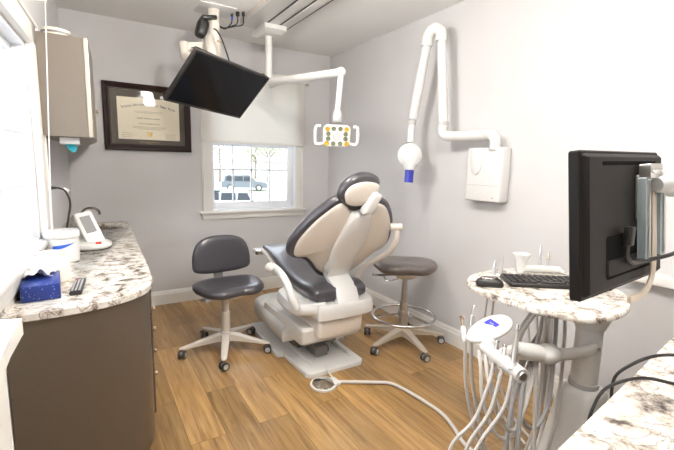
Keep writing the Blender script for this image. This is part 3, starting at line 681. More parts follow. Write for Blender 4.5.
# ------------------------------------------------------------------ x-ray unit
t = thing('xray_unit', (2.44, 1.92, 1.21), 'white wall-mounted dental x-ray unit with folding pipe arm on the right wall', 'x-ray machine')
bx0, bx1 = R-.10, R-.002
b = MB(); b.bb((bx0, 1.785, 1.205), (bx1, 2.085, 1.585), .014, 3); b.obj('control_box', 'enamel', t)
MB().prism([(0, -.075), (.035, -.05), (.045, 0), (.047, .08), (.04, .115), (0, .12), (-.04, .115), (-.047, .08), (-.045, 0), (-.035, -.05)], (bx0, 1.995, 1.465), Y, Z, -X, [(0, 0), (.002, .010), (.008, .014)], 3, [(.5, .017), (.05, .018)]).obj('front_badge', 'enamel', t)
MB().bb((bx0-.001, 1.795, 1.318), (bx0+.004, 2.075, 1.322)).obj('seam', 'lgrey', t)
MB().lathe((bx0, 1.84, 1.235), [(0, .001), (.005, .001), (.005, 0)], 12, axis=-X).obj('status_lamp', 'grey', t)
px_ = R-.085
MB().tube([(px_, 1.865, 1.57), (px_, 1.865, 1.635), (px_, 1.905, 1.672), (px_, 1.97, 1.672), (px_-.03, 2.15, 1.672), (px_-.06, 2.255, 1.675), (px_-.07, 2.29, 1.70), (px_-.07, 2.29, 1.76)], .037, 18, 5).obj('elbow_pipe', 'enamel', t)
MB().lathe((px_-.07, 2.29, 1.755), [(.034, 0), (.041, 0), (.041, .03), (.034, .032)], 22).obj('pivot_collar', 'lgrey', t)
TOP = V((px_-.075, 2.355, 2.40)); a_b = V((px_-.07, 2.29, 1.76))
MB().tube([a_b, TOP], [.037, .033], 20).obj('first_arm', 'enamel', t)
T2 = V((px_-.12, 2.455, 2.385)); top_c = (TOP+T2)/2
MB().tube([TOP-Z*.02, TOP+Z*.01, TOP+V((0, .01, .05)), top_c+V((0, 0, .085)), T2+V((0, -.012, .055)), T2+Z*.01, T2+V((-.003, .004, -.03))], .043, 20, 4).obj('fold_elbow', 'enamel', t)
K2 = V((2.287, 2.588, 1.83))
MB().tube([T2, K2], [.034, .039], 20).obj('second_arm', 'enamel', t)
K3 = V((px_-.19, 2.585, 1.775))
MB().lathe(V((2.268, 2.575, 1.775)), [(.0, 0), (.036, 0), (.038, .01), (.038, .04), (.0, .045)], 22).obj('wrist_collar', 'lgrey', t)
HH = V((2.222, 2.530, 1.528))
MB().tube([V((2.268, 2.575, 1.775))+Z*.01, V((2.24, 2.55, 1.63))], .029, 18).obj('wrist_pipe', 'enamel', t)
ax = V((-.66, -.75, .02)).normalized()
MB().lathe(HH-ax*.05, [(0, 0), (.06, .0), (.088, .015), (.100, .05), (.096, .08), (.075, .10), (.04, .108), (0, .11)], 30, axis=ax).obj('tube_head', 'enamel', t)
cd = V((-.05, -.02, -1)).normalized()
MB().lathe(HH+V((-.01, -.02, -.065)), [(0, 0), (.055, 0), (.048, .035), (.043, .05), (0, .05)], 26, axis=cd).obj('cone_mount', 'enamel', t)
MB().lathe(HH+V((-.01, -.02, -.065))+cd*.05, [(0, 0), (.036, 0), (.036, .10), (.033, .10), (.033, .07), (0, .07)], 26, axis=cd).obj('blue_cone', 'blue', t)

# right wall ledge
struct(MB().bb((R-.06, .25, .87), (R, 1.0, .925), .006).obj('trim_2', 'trim'))

# ------------------------------------------------------------------ stools
def caster(root, c, ang):
    c = V(c)
    b = MB(); b.cyl(c+Z*.052, c+Z*.082, .009, seg=10); b.sphere(c+V((0, 0, .040)), .022, (1, 1, .8)); ca = b.obj('caster', 'grey', root)
    axd = V((math.cos(ang), math.sin(ang), 0))
    for s_ in (-1, 1):
        o = c+axd*.018*s_+Z*.0305
        MB().lathe(o-axd*.009, [(.018, 0), (.0285, .001), (.0305, .005), (.0305, .013), (.0285, .017), (.018, .018)], 22, axis=axd).obj('wheel', 'tyre', ca)
        MB().lathe(o-axd*.0095, [(0, 0), (.019, 0), (.021, .003), (.021, .016), (.019, .019), (0, .019)], 18, axis=axd).obj('wheel_cap', 'lgrey', ca)
def star_base(root, c, angs, rad, mat):
    c = V(c)
    for i, a in enumerate(angs):
        a = math.radians(a); d = V((math.cos(a), math.sin(a), 0)); sd = V((-d.y, d.x, 0))
        rings = []
        for f, wd, zt, zb in ((.02, .030, .150, .085), (.3, .028, .138, .088), (.7, .024, .108, .082), (.93, .022, .092, .074), (1.0, .018, .088, .076), (1.06, .008, .084, .078)):
            p = c+d*rad*f; rings.append([p+sd*wd+Z*zb, p+sd*wd+Z*(zt-.006), p+sd*wd*.6+Z*zt, p-sd*wd*.6+Z*zt, p-sd*wd+Z*(zt-.006), p-sd*wd+Z*zb])
        MB().rings(rings).obj('leg', mat, root, ang=40)
        caster(root, (c.x+d.x*rad, c.y+d.y*rad, 0), a+.6+i*1.3)
    MB().lathe(c+Z*.075, [(0, 0), (.045, 0), (.048, .01), (.046, .07), (.036, .085), (0, .085)], 24).obj('hub', mat, root)

sc1 = V((.842, 2.976, 0))
t = thing('operator_stool', sc1, 'stool', 'stool')
t['label'] = 'grey rolling stool with a padded backrest between the left counter and dental chair'
star_base(t, sc1, (-109, -37, 35, 107, 179), .325, 'plasticw')
MB().lathe(sc1+Z*.15, [(0, 0), (.034, 0), (.032, .16), (.024, .165), (.022, .29), (0, .29)], 22).obj('gas_column', 'plasticw', t)
sq = Matrix.Rotation(math.radians(5), 4, 'Z'); SU = (sq @ X); SV = (sq @ Y)
sO = V((.888, 3.01, .455))
seat_poly = [(-.255, -.03), (-.265, .06), (-.225, .17), (-.11, .21), (0, .215), (.11, .21), (.225, .17), (.265, .06), (.255, -.03), (.215, -.15), (.125, -.22), (0, -.195), (-.125, -.22), (-.215, -.15)]
MB().prism(seat_poly, sO, SU, SV, Z, [(.05, 0), (.015, .01), (0, .03), (.002, .05), (.018, .066)], 3, [(.85, .073), (.6, .070), (.3, .066), (.02, .066)]).obj('seat', 'leather', t, ang=60)
b = MB(); b.prism(rrect(.16, .2, .03), sO+Z*-.03, SU, SV, Z, [(.03, -.015), (0, 0), (-.02, .031)], 0); b.obj('seat_mechanism', 'plasticw', t)
for k, (yy, zz) in enumerate(((-.06, -.005), (0.02, -.02))):
    MB().tube([sO+SU*-.05+SV*yy+Z*zz, sO+SU*-.19+SV*(yy-.05)+Z*zz, sO+SU*-.235+SV*(yy-.06)+Z*zz], [.006, .011], 10, flat=1.6).obj('lever', 'lgrey', t)
bO = sO+SU*.035+SV*.25+Z*.24
bt = math.radians(6); BV = V((SV.x*math.sin(bt), SV.y*math.sin(bt), math.cos(bt))); BN = SU.cross(BV)
MB().rings([[sO+SU*s_*.038+SV*yy+Z*zz+off for s_, off in ((-1, V((0, 0, 0))), (1, V((0, 0, 0))), (1, V((0, .01, .008))), (-1, V((0, .01, .008))))] for yy, zz in ((.08, -.01), (.21, -.005), (.245, .03), (.255, .14))]).obj('back_bracket', 'grey', t)
back_poly = [(x*1.13, y*1.08) for x, y in [(-.20, -.115), (-.215, -.06), (-.205, .03), (-.165, .105), (-.09, .14), (0, .148), (.09, .14), (.165, .105), (.205, .03), (.215, -.06), (.20, -.115), (.12, -.135), (0, -.138), (-.12, -.135)]]
MB().prism(back_poly, bO, SU, BV, BN, [(.03, -.035), (.006, -.028), (0, -.01), (.004, .006), (.02, .016)], 3, [(.8, .02), (.4, .022), (.02, .022)]).obj('backrest', 'leather', t, ang=60)

sc2 = V((2.125, 2.40, 0))
t = thing('assistant_stool', sc2, 'backless stool', 'stool')
t['label'] = 'backless grey rolling stool with a chrome foot ring by the right wall'
star_base(t, sc2, (117, 189, 261, 333, 45), .325, 'beige')
MB().lathe(sc2+Z*.15, [(0, 0), (.036, 0), (.034, .22), (.024, .225), (.022, .45), (0, .45)], 22).obj('gas_column', 'steel', t)
b = MB(); rr = .25; b.tube([(sc2.x+math.cos(a)*rr, sc2.y+math.sin(a)*rr, .245) for a in [2*PI*k/48 for k in range(48)]], .012, 12, closed=True); b.obj('foot_ring', 'chrome', t)
for a in (40, 160, 280):
    a = math.radians(a); MB().tube([(sc2.x+math.cos(a)*.03, sc2.y+math.sin(a)*.03, .26), (sc2.x+math.cos(a)*rr, sc2.y+math.sin(a)*rr, .245)], .008, 10).obj('ring_spoke', 'chrome', t)
MB().lathe(sc2+Z*.235, [(.034, 0), (.046, 0), (.046, .05), (.034, .052)], 20).obj('ring_collar', 'steel', t)
SU = V((.83, -.56, 0)).normalized(); SV = V((.56, .83, 0)).normalized(); sO = V((2.115, 2.395, .605))
MB().prism(rrect(.17, .2, .04), sO-Z*.025, SU, SV, Z, [(.05, -.02), (.01, 0), (-.01, .027)], 0).obj('seat_mechanism', 'beige', t)
p2 = [(x*1.06, y*1.1) for x, y in [(-.235, -.02), (-.24, .07), (-.20, .165), (-.09, .20), (.02, .195), (.12, .19), (.20, .15), (.24, .06), (.235, -.03), (.19, -.12), (.10, -.165), (0, -.15), (-.10, -.175), (-.19, -.125)]]
MB().prism(p2, sO, SU, SV, Z, [(.09, 0), (.04, .012), (.006, .04), (0, .062), (.012, .082), (.03, .09)], 3, [(.8, .094), (.5, .09), (.2, .086), (.02, .085)]).obj('seat', 'leatherb', t, ang=60)
MB().tube([sO+SU*-.06+Z*-.02, sO+SU*-.2+SV*-.02+Z*-.025, sO+SU*-.26+SV*-.02+Z*-.02], [.007, .012], 10, flat=1.5).obj('lever', 'grey', t)
MB().tube([sO+SU*-.05+SV*-.02+Z*-.05, sO+SU*-.14+SV*-.02+Z*-.07, sO+SU*-.17+SV*.02+Z*-.03], .006, 8, 5).obj('tilt_rod', 'chrome', t)

# ------------------------------------------------------------------ dental chair
CX = 1.42
ch = thing('dental_chair', (CX, 2.6, 0), 'reclined dental chair with charcoal upholstery and white shell on a white floor plate', 'dental chair')
plate = [(1.19, 2.30), (1.22, 2.27), (1.62, 2.27), (1.655, 2.30), (1.66, 2.66), (1.745, 2.70), (1.76, 2.75), (1.76, 3.25), (1.72, 3.32), (1.17, 3.32), (1.135, 3.27), (1.13, 2.72), (1.14, 2.66), (1.18, 2.655)]
MB().prism(plate, (0, 0, 0), X, Y, Z, [(0, 0), (0, .022), (.004, .030), (.012, .034)], 0).obj('floor_plate', 'plastic', ch)
for x in (1.275, 1.60):
    b = MB(); b.rings([[V((x-.018, y, .032)), V((x+.018, y, .032)), V((x+.012, y, h)), V((x-.012, y, h))] for y, h in ((2.36, .036), (2.42, .055), (2.9, .062), (3.1, .062))]); b.obj('plate_ridge', 'plastic', ch, ang=30)
b = MB(); b.bb((1.27, 2.66, .034), (1.58, 3.05, .17), .02); b.cyl((1.29, 2.55, .13), (1.56, 2.55, .13), .035, seg=18); b.bb((1.35, 2.45, .04), (1.45, 2.7, .12), .01); b.obj('lift_mechanism', 'grey', ch)
b = MB(); b.cyl((1.40, 2.50, .07), (1.47, 2.50, .07), .028, seg=16); b.obj('motor', 'black', ch)
cov = [(1.14, 2.62), (1.17, 2.56), (1.60, 2.56), (1.64, 2.62), (1.65, 3.15), (1.60, 3.30), (1.45, 3.36), (1.30, 3.36), (1.18, 3.28), (1.145, 3.1)]
MB().prism(cov, (0, 0, 0), X, Y, Z, [(.015, .155), (0, .17), (0, .245), (.01, .265), (.035, .280)], 2).obj('base_cover', 'plastic', ch, ang=50)
# second tier cover, tapering up to the seat
b = MB()
def rr3(x0, x1, y0, y1, z, r=.03): return [V((x, y, z)) for x, y in rrect(x1-x0, y1-y0, r, 4, (x0+x1)/2, (y0+y1)/2)]
b.rings([rr3(1.17, 1.63, 2.33, 3.05, .22), rr3(1.165, 1.635, 2.31, 3.05, .24), rr3(1.165, 1.635, 2.30, 3.02, .325), rr3(1.18, 1.62, 2.32, 3.0, .34)]); b.obj('lift_cover', 'plastic', ch, ang=30)
b = MB(); b.rings([rr3(1.255, 1.60, 2.24, 2.6, .285), rr3(1.25, 1.605, 2.235, 2.6, .295), rr3(1.25, 1.61, 2.235, 2.6, .39), rr3(1.25, 1.61, 2.24, 2.6, .41)]); b.obj('pump_housing', 'plasticw', ch, ang=30)
MB().bb((1.245, 2.285, .330), (1.255, 2.9, .336)).obj('cover_seam', 'black', ch) if False else None
b = MB(); b.prism([(1.235, 2.26), (1.28, 2.20), (1.62, 2.20), (1.69, 2.26), (1.70, 2.42), (1.62, 2.56), (1.58, 3.0), (1.34, 3.0), (1.27, 2.56), (1.225, 2.42)], (0, 0, 0), X, Y, Z, [(.03, .405), (.004, .42), (0, .45), (0, .50), (.012, .52)], 2); b.obj('seat_frame', 'plastic', ch, ang=50)
# wing supporting the left arm
MB().prism([(1.10, 2.30), (1.28, 2.24), (1.34, 2.30), (1.34, 2.62), (1.26, 2.74), (1.13, 2.66), (1.09, 2.5)], (0, 0, 0), X, Y, Z, [(.02, .45), (0, .47), (.0, .50), (.015, .53)], 2).obj('side_wing', 'plastic', ch, ang=50)
# seat and leg rest cushion: stations along y with centre x, half width, top z, bottom z
def sweep_seat(name, st, mat, n=10):
    rings = []
    for y, hw, zt, zb, cxx in st:
        r = []
        for k in range(24):
            a = 2*PI*k/24; c_, s_ = math.cos(a), math.sin(a)
            ex = abs(c_)**.35*(1 if c_ > 0 else -1); ez = abs(s_)**.5*(1 if s_ > 0 else -1)
            dip = .012*(1-ex*ex) if s_ > 0 else 0
            r.append(V((cxx+hw*ex, y, (zt+zb)/2+(zt-zb)/2*ez-dip)))
        rings.append(r)
    return MB().rings(rings).obj(name, mat, ch, ang=60)
ys = [(2.26, .195, .600, .54), (2.28, .205, .625, .525), (2.36, .215, .640, .52), (2.5, .215, .630, .525), (2.7, .205, .640, .54), (2.9, .185, .670, .578), (3.1, .16, .70, .615), (3.3, .138, .715, .64), (3.42, .125, .715, .65), (3.455, .11, .705, .66)]
stt = []
cp = catmull([(a, b_, c_) for a, b_, c_, _ in ys], False, 3); cq = catmull([(a, d_, 0) for a, _, _, d_ in ys], False, 3)
stt = [(p.x, p.y, p.z, q.y, CX+.02) for p, q in zip(cp, cq)]
sweep_seat('seat_cushion', stt, 'leather')
b = MB(); b.rings([[V((CX+s1*hw, y, z+dz)) for s1, dz in ((-1, 0), (1, 0), (1, .02), (-1, .02))] for y, hw, z in ((2.5, .2, .505), (2.9, .18, .555), (3.2, .15, .63), (3.4, .13, .66))]); b.obj('seat_pan', 'plasticw', ch, ang=30)
b = MB(); b.prism(rrect(.26, .12, .03), (CX-.06, 3.42, .655), X, V((0, .98, .05)).normalized(), Z, [(.004, -.02), (0, -.014), (0, .010), (.006, .016)], 0); b.obj('foot_tray', 'chrome', ch)
# backrest
th = math.radians(35); BO = V((1.42, 2.40, .736)); BU = X; BVv = V((0, -math.sin(th), math.cos(th))); BNn = BU.cross(BVv)
shell = [(-.136, .584), (-.214, .508), (-.275, .422), (-.332, .291), (-.335, .20), (-.315, .150), (-.274, .136), (-.228, .128), (-.162, .063), (-.109, -.006), (-.033, -.066), (.05, -.09), (.122, -.085), (.205, -.065), (.255, -.006), (.291, .048), (.332, .112), (.385, .150), (.400, .215), (.375, .30), (.343, .390), (.275, .49), (.213, .55), (.142, .575), (.098, .545), (.07, .525), (0, .518), (-.043, .525), (-.08, .56)]
big = [(-.15, .606), (-.236, .524), (-.30, .436), (-.362, .30), (-.375, .215), (-.355, .150), (-.30, .115), (-.24, .10), (-.18, .045), (-.13, -.02), (-.05, -.10), (.05, -.13), (.13, -.12), (.215, -.09), (.275, -.02), (.31, .03), (.35, .09), (.405, .13), (.428, .21), (.40, .31), (.367, .40), (.30, .505), (.23, .572), (.14, .60), (.0, .600)]
MB().prism(big, BO, BU, BVv, -BNn, [(.012, -.002), (0, .008), (-.004, .03), (.004, .055), (.03, .07)], 3, [(.85, .072), (.6, .06), (.3, .05), (.02, .05)]).obj('backrest_cushion', 'leather', ch, ang=60)
MB().prism(shell, BO, BU, BVv, BNn, [(.004, -.003), (0, .004), (.004, .013), (.016, .019)], 3, [(.85, .026), (.6, .036), (.3, .042), (.02, .043)]).obj('backrest_shell', 'plasticw', ch, ang=60)
# central spine
br = [(-.055, .515), (-.095, .33), (-.105, .22), (-.085, .10), (-.075, -.02), (.10+.02, -.02), (.125, .10), (.15, .22), (.14, .33), (.085, .515)]
MB().prism(br, BO+V((.02, 0, 0)), BU, BVv, BNn, [(0, .010), (.006, .05), (.02, .062)], 2, [(.6, .066), (.1, .068)]).obj('back_spine', 'plastic', ch, ang=50)
b = MB(); st_ = []
for p, hw, th_ in ((BO+BVv*.06+BNn*.03+X*.045, .092, .035), (BO+BVv*-.05+BNn*.045+X*.05, .088, .035), (V((1.475, 2.29, .60)), .085, .035), (V((1.475, 2.25, .52)), .085, .035)):
    st_.append([p+X*hw*sx+V((0, -th_*sy, 0)) for sx, sy in ((-1, -1), (-1, .7), (-.85, 1), (.85, 1), (1, .7), (1, -1))])
b.rings(st_); b.obj('back_support', 'plastic', ch, ang=50)
# headrest
hth = math.radians(20); HO = V((1.455, 2.05, 1.192)); HV = V((0, -math.sin(hth), math.cos(hth))); HN = X.cross(HV)
hp = [(-.215, .075), (-.20, .135), (-.15, .185), (-.09, .212), (-.02, .215), (.04, .20), (.072, .165), (.075, .125), (.06, .075), (.03, .03), (-.03, .0), (-.09, -.008), (-.15, .008), (-.195, .035)]
hp = [(x*.95+.01, y_*.96) for x, y_ in hp]
MB().prism(hp, HO, X, HV, -HN, [(.02, -.004), (.0, .012), (0, .045), (.012, .062), (.035, .072)], 3, [(.7, .076), (.3, .07), (.02, .068)]).obj('headrest_cushion', 'leather', ch, ang=60)
hs_ = [(-.17, .08), (-.15, .128), (-.10, .155), (-.03, .165), (.055, .150), (.068, .115), (.055, .06), (-.02, .012), (-.08, .005), (-.14, .022)]
MB().prism(hs_, HO, X, HV, HN, [(0, 0), (.002, .012), (.014, .02)], 3, [(.6, .024), (.1, .025)]).obj('headrest_shell', 'plasticw', ch, ang=60)
hb = [(-.035, -.03), (-.015, .03), (.015, .10), (.075, .09), (.06, .04), (.035, -.03)]
MB().prism(hb, HO+HN*.01, X, HV, HN, [(0, 0), (0, .035), (.006, .045), (.015, .05)], 2).obj('headrest_bracket', 'plastic', ch, ang=50)
MB().tube([HO+HN*.02+HV*-.02+X*.005, BO+BVv*.50+BNn*.03+X*.04], [.020, .018], 12).obj('headrest_post', 'steel', ch)
# armrests
MB().tube([(1.12, 2.31, .50), (1.095, 2.32, .56), (1.085, 2.36, .635), (1.08, 2.44, .69), (1.082, 2.53, .712), (1.085, 2.60, .715)], [.029, .022], 16, 5, flat=1.2).obj('armrest_arm', 'plastic', ch)
MB().lathe((1.082, 2.58, .705), [(0, 0), (.030, .0), (.036, .012), (.036, .06), (.028, .075), (0, .08)], 20, axis=V((-.3, .9, .1))).obj('armrest_pad', 'plasticw', ch)
MB().tube([(1.68, 2.46, .60), (1.72, 2.40, .70), (1.75, 2.29, .77), (1.76, 2.17, .85), (1.76, 2.10, .945), (1.76, 2.095, 1.02)], [.022, .018], 16, 5).obj('armrest_arm', 'plasticw', ch)
MB().tube([(1.72, 2.115, 1.035), (1.785, 2.075, 1.035)], .025, 16).obj('armrest_pad', 'plasticw', ch)

# foot control and its hose
t = thing('foot_control', (1.247, 2.158, 0), 'round chrome foot control disc on the floor in front of the dental chair base', 'foot control')
fc = V((1.247, 2.158, 0))
MB().lathe(fc, [(0, 0), (.088, 0), (.090, .006), (.088, .014), (0, .014)], 36).obj('base', 'plastic', t)
MB().lathe(fc+Z*.014, [(0, 0), (.076, 0), (.074, .006), (.03, .016), (.012, .022), (0, .023)], 36).obj('pedal_disc', 'chrome', t)
MB().bb((1.30, 2.10, .001), (1.35, 2.19, .022), .005).obj('hose_block', 'plastic', t)
MB().tube([(1.33, 2.17, .02), (1.34, 2.26, .03), (1.345, 2.30, .045)], .006, 8, 4).obj('pin_lead', 'plastic', t)
tag(MB().tube([(1.34, 2.13, .013), (1.40, 2.095, .013), (1.469, 2.057, .013), (1.56, 2.0, .013), (1.64, 1.94, .013), (1.675, 1.80, .013), (1.69, 1.65, .013), (1.688, 1.52, .013), (1.65, 1.40, .013), (1.60, 1.28, .013), (1.60, 1.12, .013), (1.70, .98, .013), (1.78, .93, .013)], .011, 10, 6).obj('floor_hose', 'hose'), 'light grey hose snaking across the floor from foot control to delivery cart', 'hose')

# ------------------------------------------------------------------ delivery cart
cart = thing('delivery_cart', (1.82, .84, 0), 'white pedestal delivery cart with an oval granite top and instrument arm', 'delivery unit')
TZ0 = .92; 
ell = []
pts_t = [(1.477, 1.241), (1.60, 1.315), (1.797, 1.322), (1.97, 1.262), (2.055, 1.11), (2.035, .93), (1.96, .80), (1.824, .712), (1.66, .675), (1.50, .70), (1.425, .82), (1.40, 1.0), (1.42, 1.14)]
MB().prism(pts_t, (0, 0, 0), X, Y, Z, [(.012, TZ0-.024), (.002, TZ0-.021), (0, TZ0-.016), (0, TZ0-.006), (.005, TZ0)], 4).obj('granite_top', 'granite', cart, ang=40)
cc_ = V((1.795, .84, 0))
MB().lathe(cc_+Z*.775, [(0, 0), (.056, 0), (.066, .03), (.082, .07), (.088, .122), (0, .122)], 28).obj('top_bracket', 'plastic', cart)
MB().cyl((1.62, .98, .855), (1.83, .84, .855), .04, seg=18).obj('top_strut', 'plastic', cart)
MB().lathe(cc_+Z*.50, [(0, 0), (.053, 0), (.052, .28), (0, .28)], 28).obj('column', 'plastic', cart)
MB().lathe(cc_+Z*.515, [(.05, 0), (.058, 0), (.060, .01), (.058, .022), (.05, .022)], 28).obj('column_ring', 'lgrey', cart)
b = MB(); st_ = []
for z, hx, hy, ox in ((.0, .20, .2, -.02), (.03, .20, .2, -.02), (.06, .18, .17, -.02), (.25, .115, .11, -.01), (.42, .090, .088, 0), (.49, .082, .08, 0), (.515, .062, .06, 0)):
    st_.append([cc_+V((ox+x, y, z)) for x, y in rrect(hx*2, hy*2, min(hx, hy)*.55, 5)])
b.rings(st_); b.obj('pedestal', 'plastic', cart, ang=50)
MB().bb((1.826, .727, .2), (1.83, .735, .5)).obj('pedestal_seam', 'lgrey', cart) if False else None
# instrument arm
MB().tube([(1.78, .81, .71), (1.70, .80, .71), (1.58, .82, .715), (1.50, .84, .725)], [.022, .026], 16, 4, flat=.8).obj('instrument_arm', 'plastic', cart)
MB().lathe((1.76, .783, .71), [(0, 0), (.008, 0), (.008, .008), (0, .008)], 12, axis=-Y).obj('arm_screw', 'steel', cart)
b = MB(); b.tube([(1.50, .84, .725), (1.44, .87, .735), (1.38, .90, .745)], .034, 16, 4); b.sphere((1.50, .84, .727), .045, (1.1, 1, .9)); b.obj('arm_joint', 'plastic', cart)
HB0, HB1 = V((1.265, .955, .762)), V((1.185, .74, .765))
MB().tube([HB0, HB0+(HB1-HB0)*.05, HB0+(HB1-HB0)*.95, HB1], .025, 20).obj('holder_bar', 'plastic', cart)
MB().tube([(1.40, .90, .745), (1.24, .88, .762)], .024, 14).obj('holder_link', 'plastic', cart)
hd_ = (HB1-HB0).normalized()
MB().lathe(HB1, [(0, .0), (.015, 0), (.013, .004), (0, .004)], 18, axis=hd_).obj('end_cap', 'steel', cart)
# control pad
pc = V((1.322, .985, .815)); pn = V((-.32, -.12, .94)).normalized(); pu = V((.94, -.1455, .305)); pu = (pu-pn*pu.dot(pn)).normalized(); pv = pn.cross(pu)
pad = [(math.cos(a)*.108, math.sin(a)*.058*(1+.12*math.cos(a))) for a in [2*PI*k/20 for k in range(20)]]
MB().prism(pad, pc, pu, pv, pn, [(.02, -.022), (.003, -.012), (0, -.004), (.002, .002), (.006, .004)], 2).obj('control_pad', 'enamel', cart, ang=50)
lcd = MB().prism(rrect(.050, .036, .002), pc+pu*.022+pv*.010, -pv, pu, pn, [(0, .003), (0, .0055)], 0).obj('display', 'lcd', cart)
b = MB(); text_obj(b, "4:40", .012, frame_mx(pc+pu*.022+pv*.010+pn*.0057, -pv, pu, pn), 'c', 'lcdt', None, .0002); b.obj('digits', 'lcdt', lcd, smooth=False)
for i in range(5):
    MB().lathe(pc+pu*(.045+.011*(i % 3))+pv*(-.014+.014*(i//3)+.01)+pn*.0035, [(0, .0015), (.003, .0012), (.0035, 0)], 10, axis=pn).obj('key', 'lgrey', cart)
    MB().lathe(pc+pu*(-.03-.012*(i % 3))+pv*(.01-.016*(i//3))+pn*.0035, [(0, .0015), (.003, .0012), (.0035, 0)], 10, axis=pn).obj('key', 'lgrey', cart)
MB().tube([pc-pn*.012, HB0+(HB1-HB0)*.05], [.035, .026], 14).obj('pad_neck', 'enamel', cart)
# umbilical bundle under the table
bun = []
UP = V((1.66, .97, .86))
for i in range(2):
    o = V((random.uniform(-.02, .02)+.012*(i-2), random.uniform(-.015, .015), 0))
    tag_ = MB().tube([UP+o+V((0.03, -.02, .02)), UP+o+V((-.04, .0, -.03)), UP+o+V((-.10, .015, -.12)), UP+o+V((-.14, .0, -.26)), UP+o+V((-.155, -.02, -.5)), UP+o+V((-.14+.02*i, -.03, -.70))], .009, 8, 6).obj('umbilical_tube', 'hoseb' if i % 2 else 'hose', cart)

def px_handpiece(name, label, tip, base, kind, hose, mat='hose'):
    """tip (top) and base (where it sits in the holder); hose = list of world points"""
    t = thing(name, V(base), label, 'handpiece', 'instruments hanging in the delivery cart holder')
    tip, base = V(tip), V(base); d = (tip-base); L = d.length; d.normalize()
    if kind == 'drill':
        MB().lathe(base, [(0, 0), (.0085, 0), (.0095, L*.25), (.010, L*.45), (.0075, L*.6), (.0065, L*.8), (.006, L*.88), (0, L*.88)], 16, axis=d).obj('body', 'steel', t)
        MB().lathe(base+d*L*.86, [(0, 0), (.0085, 0), (.0085, L*.14), (0, L*.14)], 14, axis=d).obj('head', 'chrome', t)
    elif kind == 'suction':
        MB().lathe(base, [(0, 0), (.010, 0), (.011, L*.35), (.007, L*.5), (0, L*.5)], 14, axis=d).obj('body', 'enamel', t)
        MB().lathe(base+d*L*.45, [(0, 0), (.006, 0), (.007, L*.3), (.010, L*.5), (.013, L*.55), (.010, L*.55), (0, L*.5)], 14, axis=d).obj('nozzle', 'brass', t)
    else:
        MB().lathe(base, [(0, 0), (.009, 0), (.010, L*.5), (.007, L*.62), (0, L*.62)], 14, axis=d).obj('body', 'steel', t)
        MB().tube([base+d*L*.6, base+d*L*.85, base+d*L+V((.008, 0, 0))], [.006, .003], 10).obj('nozzle', 'chrome', t)
    MB().lathe(base-d*.02, [(0, 0), (.012, 0), (.0135, .012), (.0135, .022), (0, .022)], 16, axis=d).obj('holder_cup', 'enamel', t)
    MB().tube([base-d*.015]+[V(p) for p in hose], .0068, 8, 7).obj('hose', mat, t)

px_handpiece('suction_handpiece', 'brass-tipped suction handpiece, leftmost of the instruments on the delivery cart', (1.243, 1.057, .855), (1.23, 1.029, .784), 'suction', [(1.23, 1.019, .729), (1.241, 1.011, .582), (1.288, 1.001, .416), (1.344, .989, .272), (1.376, .957, .199), (1.45, .93, .16), (1.58, .93, .25), (1.66, .93, .6), (1.69, .95, .84)])
px_handpiece('air_water_syringe', 'slim steel air water syringe standing just behind the brass-tipped suction handpiece', (1.315, 1.065, .882), (1.287, 1.043, .792), 'syringe', [(1.283, 1.035, .732), (1.294, 1.027, .586), (1.325, 1.001, .409), (1.361, .975, .252), (1.42, .942, .18), (1.54, .93, .2), (1.66, .93, .5), (1.69, .97, .84)])
px_handpiece('dental_handpiece', 'short steel dental handpiece in the cart holder right beside the blue-lit control pad', (1.250, .893, .815), (1.236, .885, .770), 'drill', [(1.226, .882, .742), (1.186, .869, .665), (1.136, .879, .543), (1.063, .908, .452), (1.059, .913, .33), (1.14, .93, .2), (1.35, .93, .15), (1.58, .92, .3), (1.65, .95, .84)])
px_handpiece('dental_handpiece', 'stubby steel handpiece in the middle of the cart holder bar', (1.247, .858, .813), (1.212, .836, .766), 'drill', [(1.195, .828, .729), (1.151, .831, .593), (1.09, .86, .474), (1.065, .855, .358), (1.15, .87, .22), (1.36, .88, .2), (1.56, .89, .35), (1.63, .93, .84)])
px_handpiece('dental_handpiece', 'long steel drill handpiece standing highest at the capped end of the cart holder bar', (1.255, .82, .90), (1.189, .782, .789), 'drill', [(1.172, .772, .737), (1.143, .773, .64), (1.073, .806, .512), (1.039, .816, .383), (1.12, .82, .24), (1.34, .84, .18), (1.55, .86, .4), (1.62, .91, .84)])
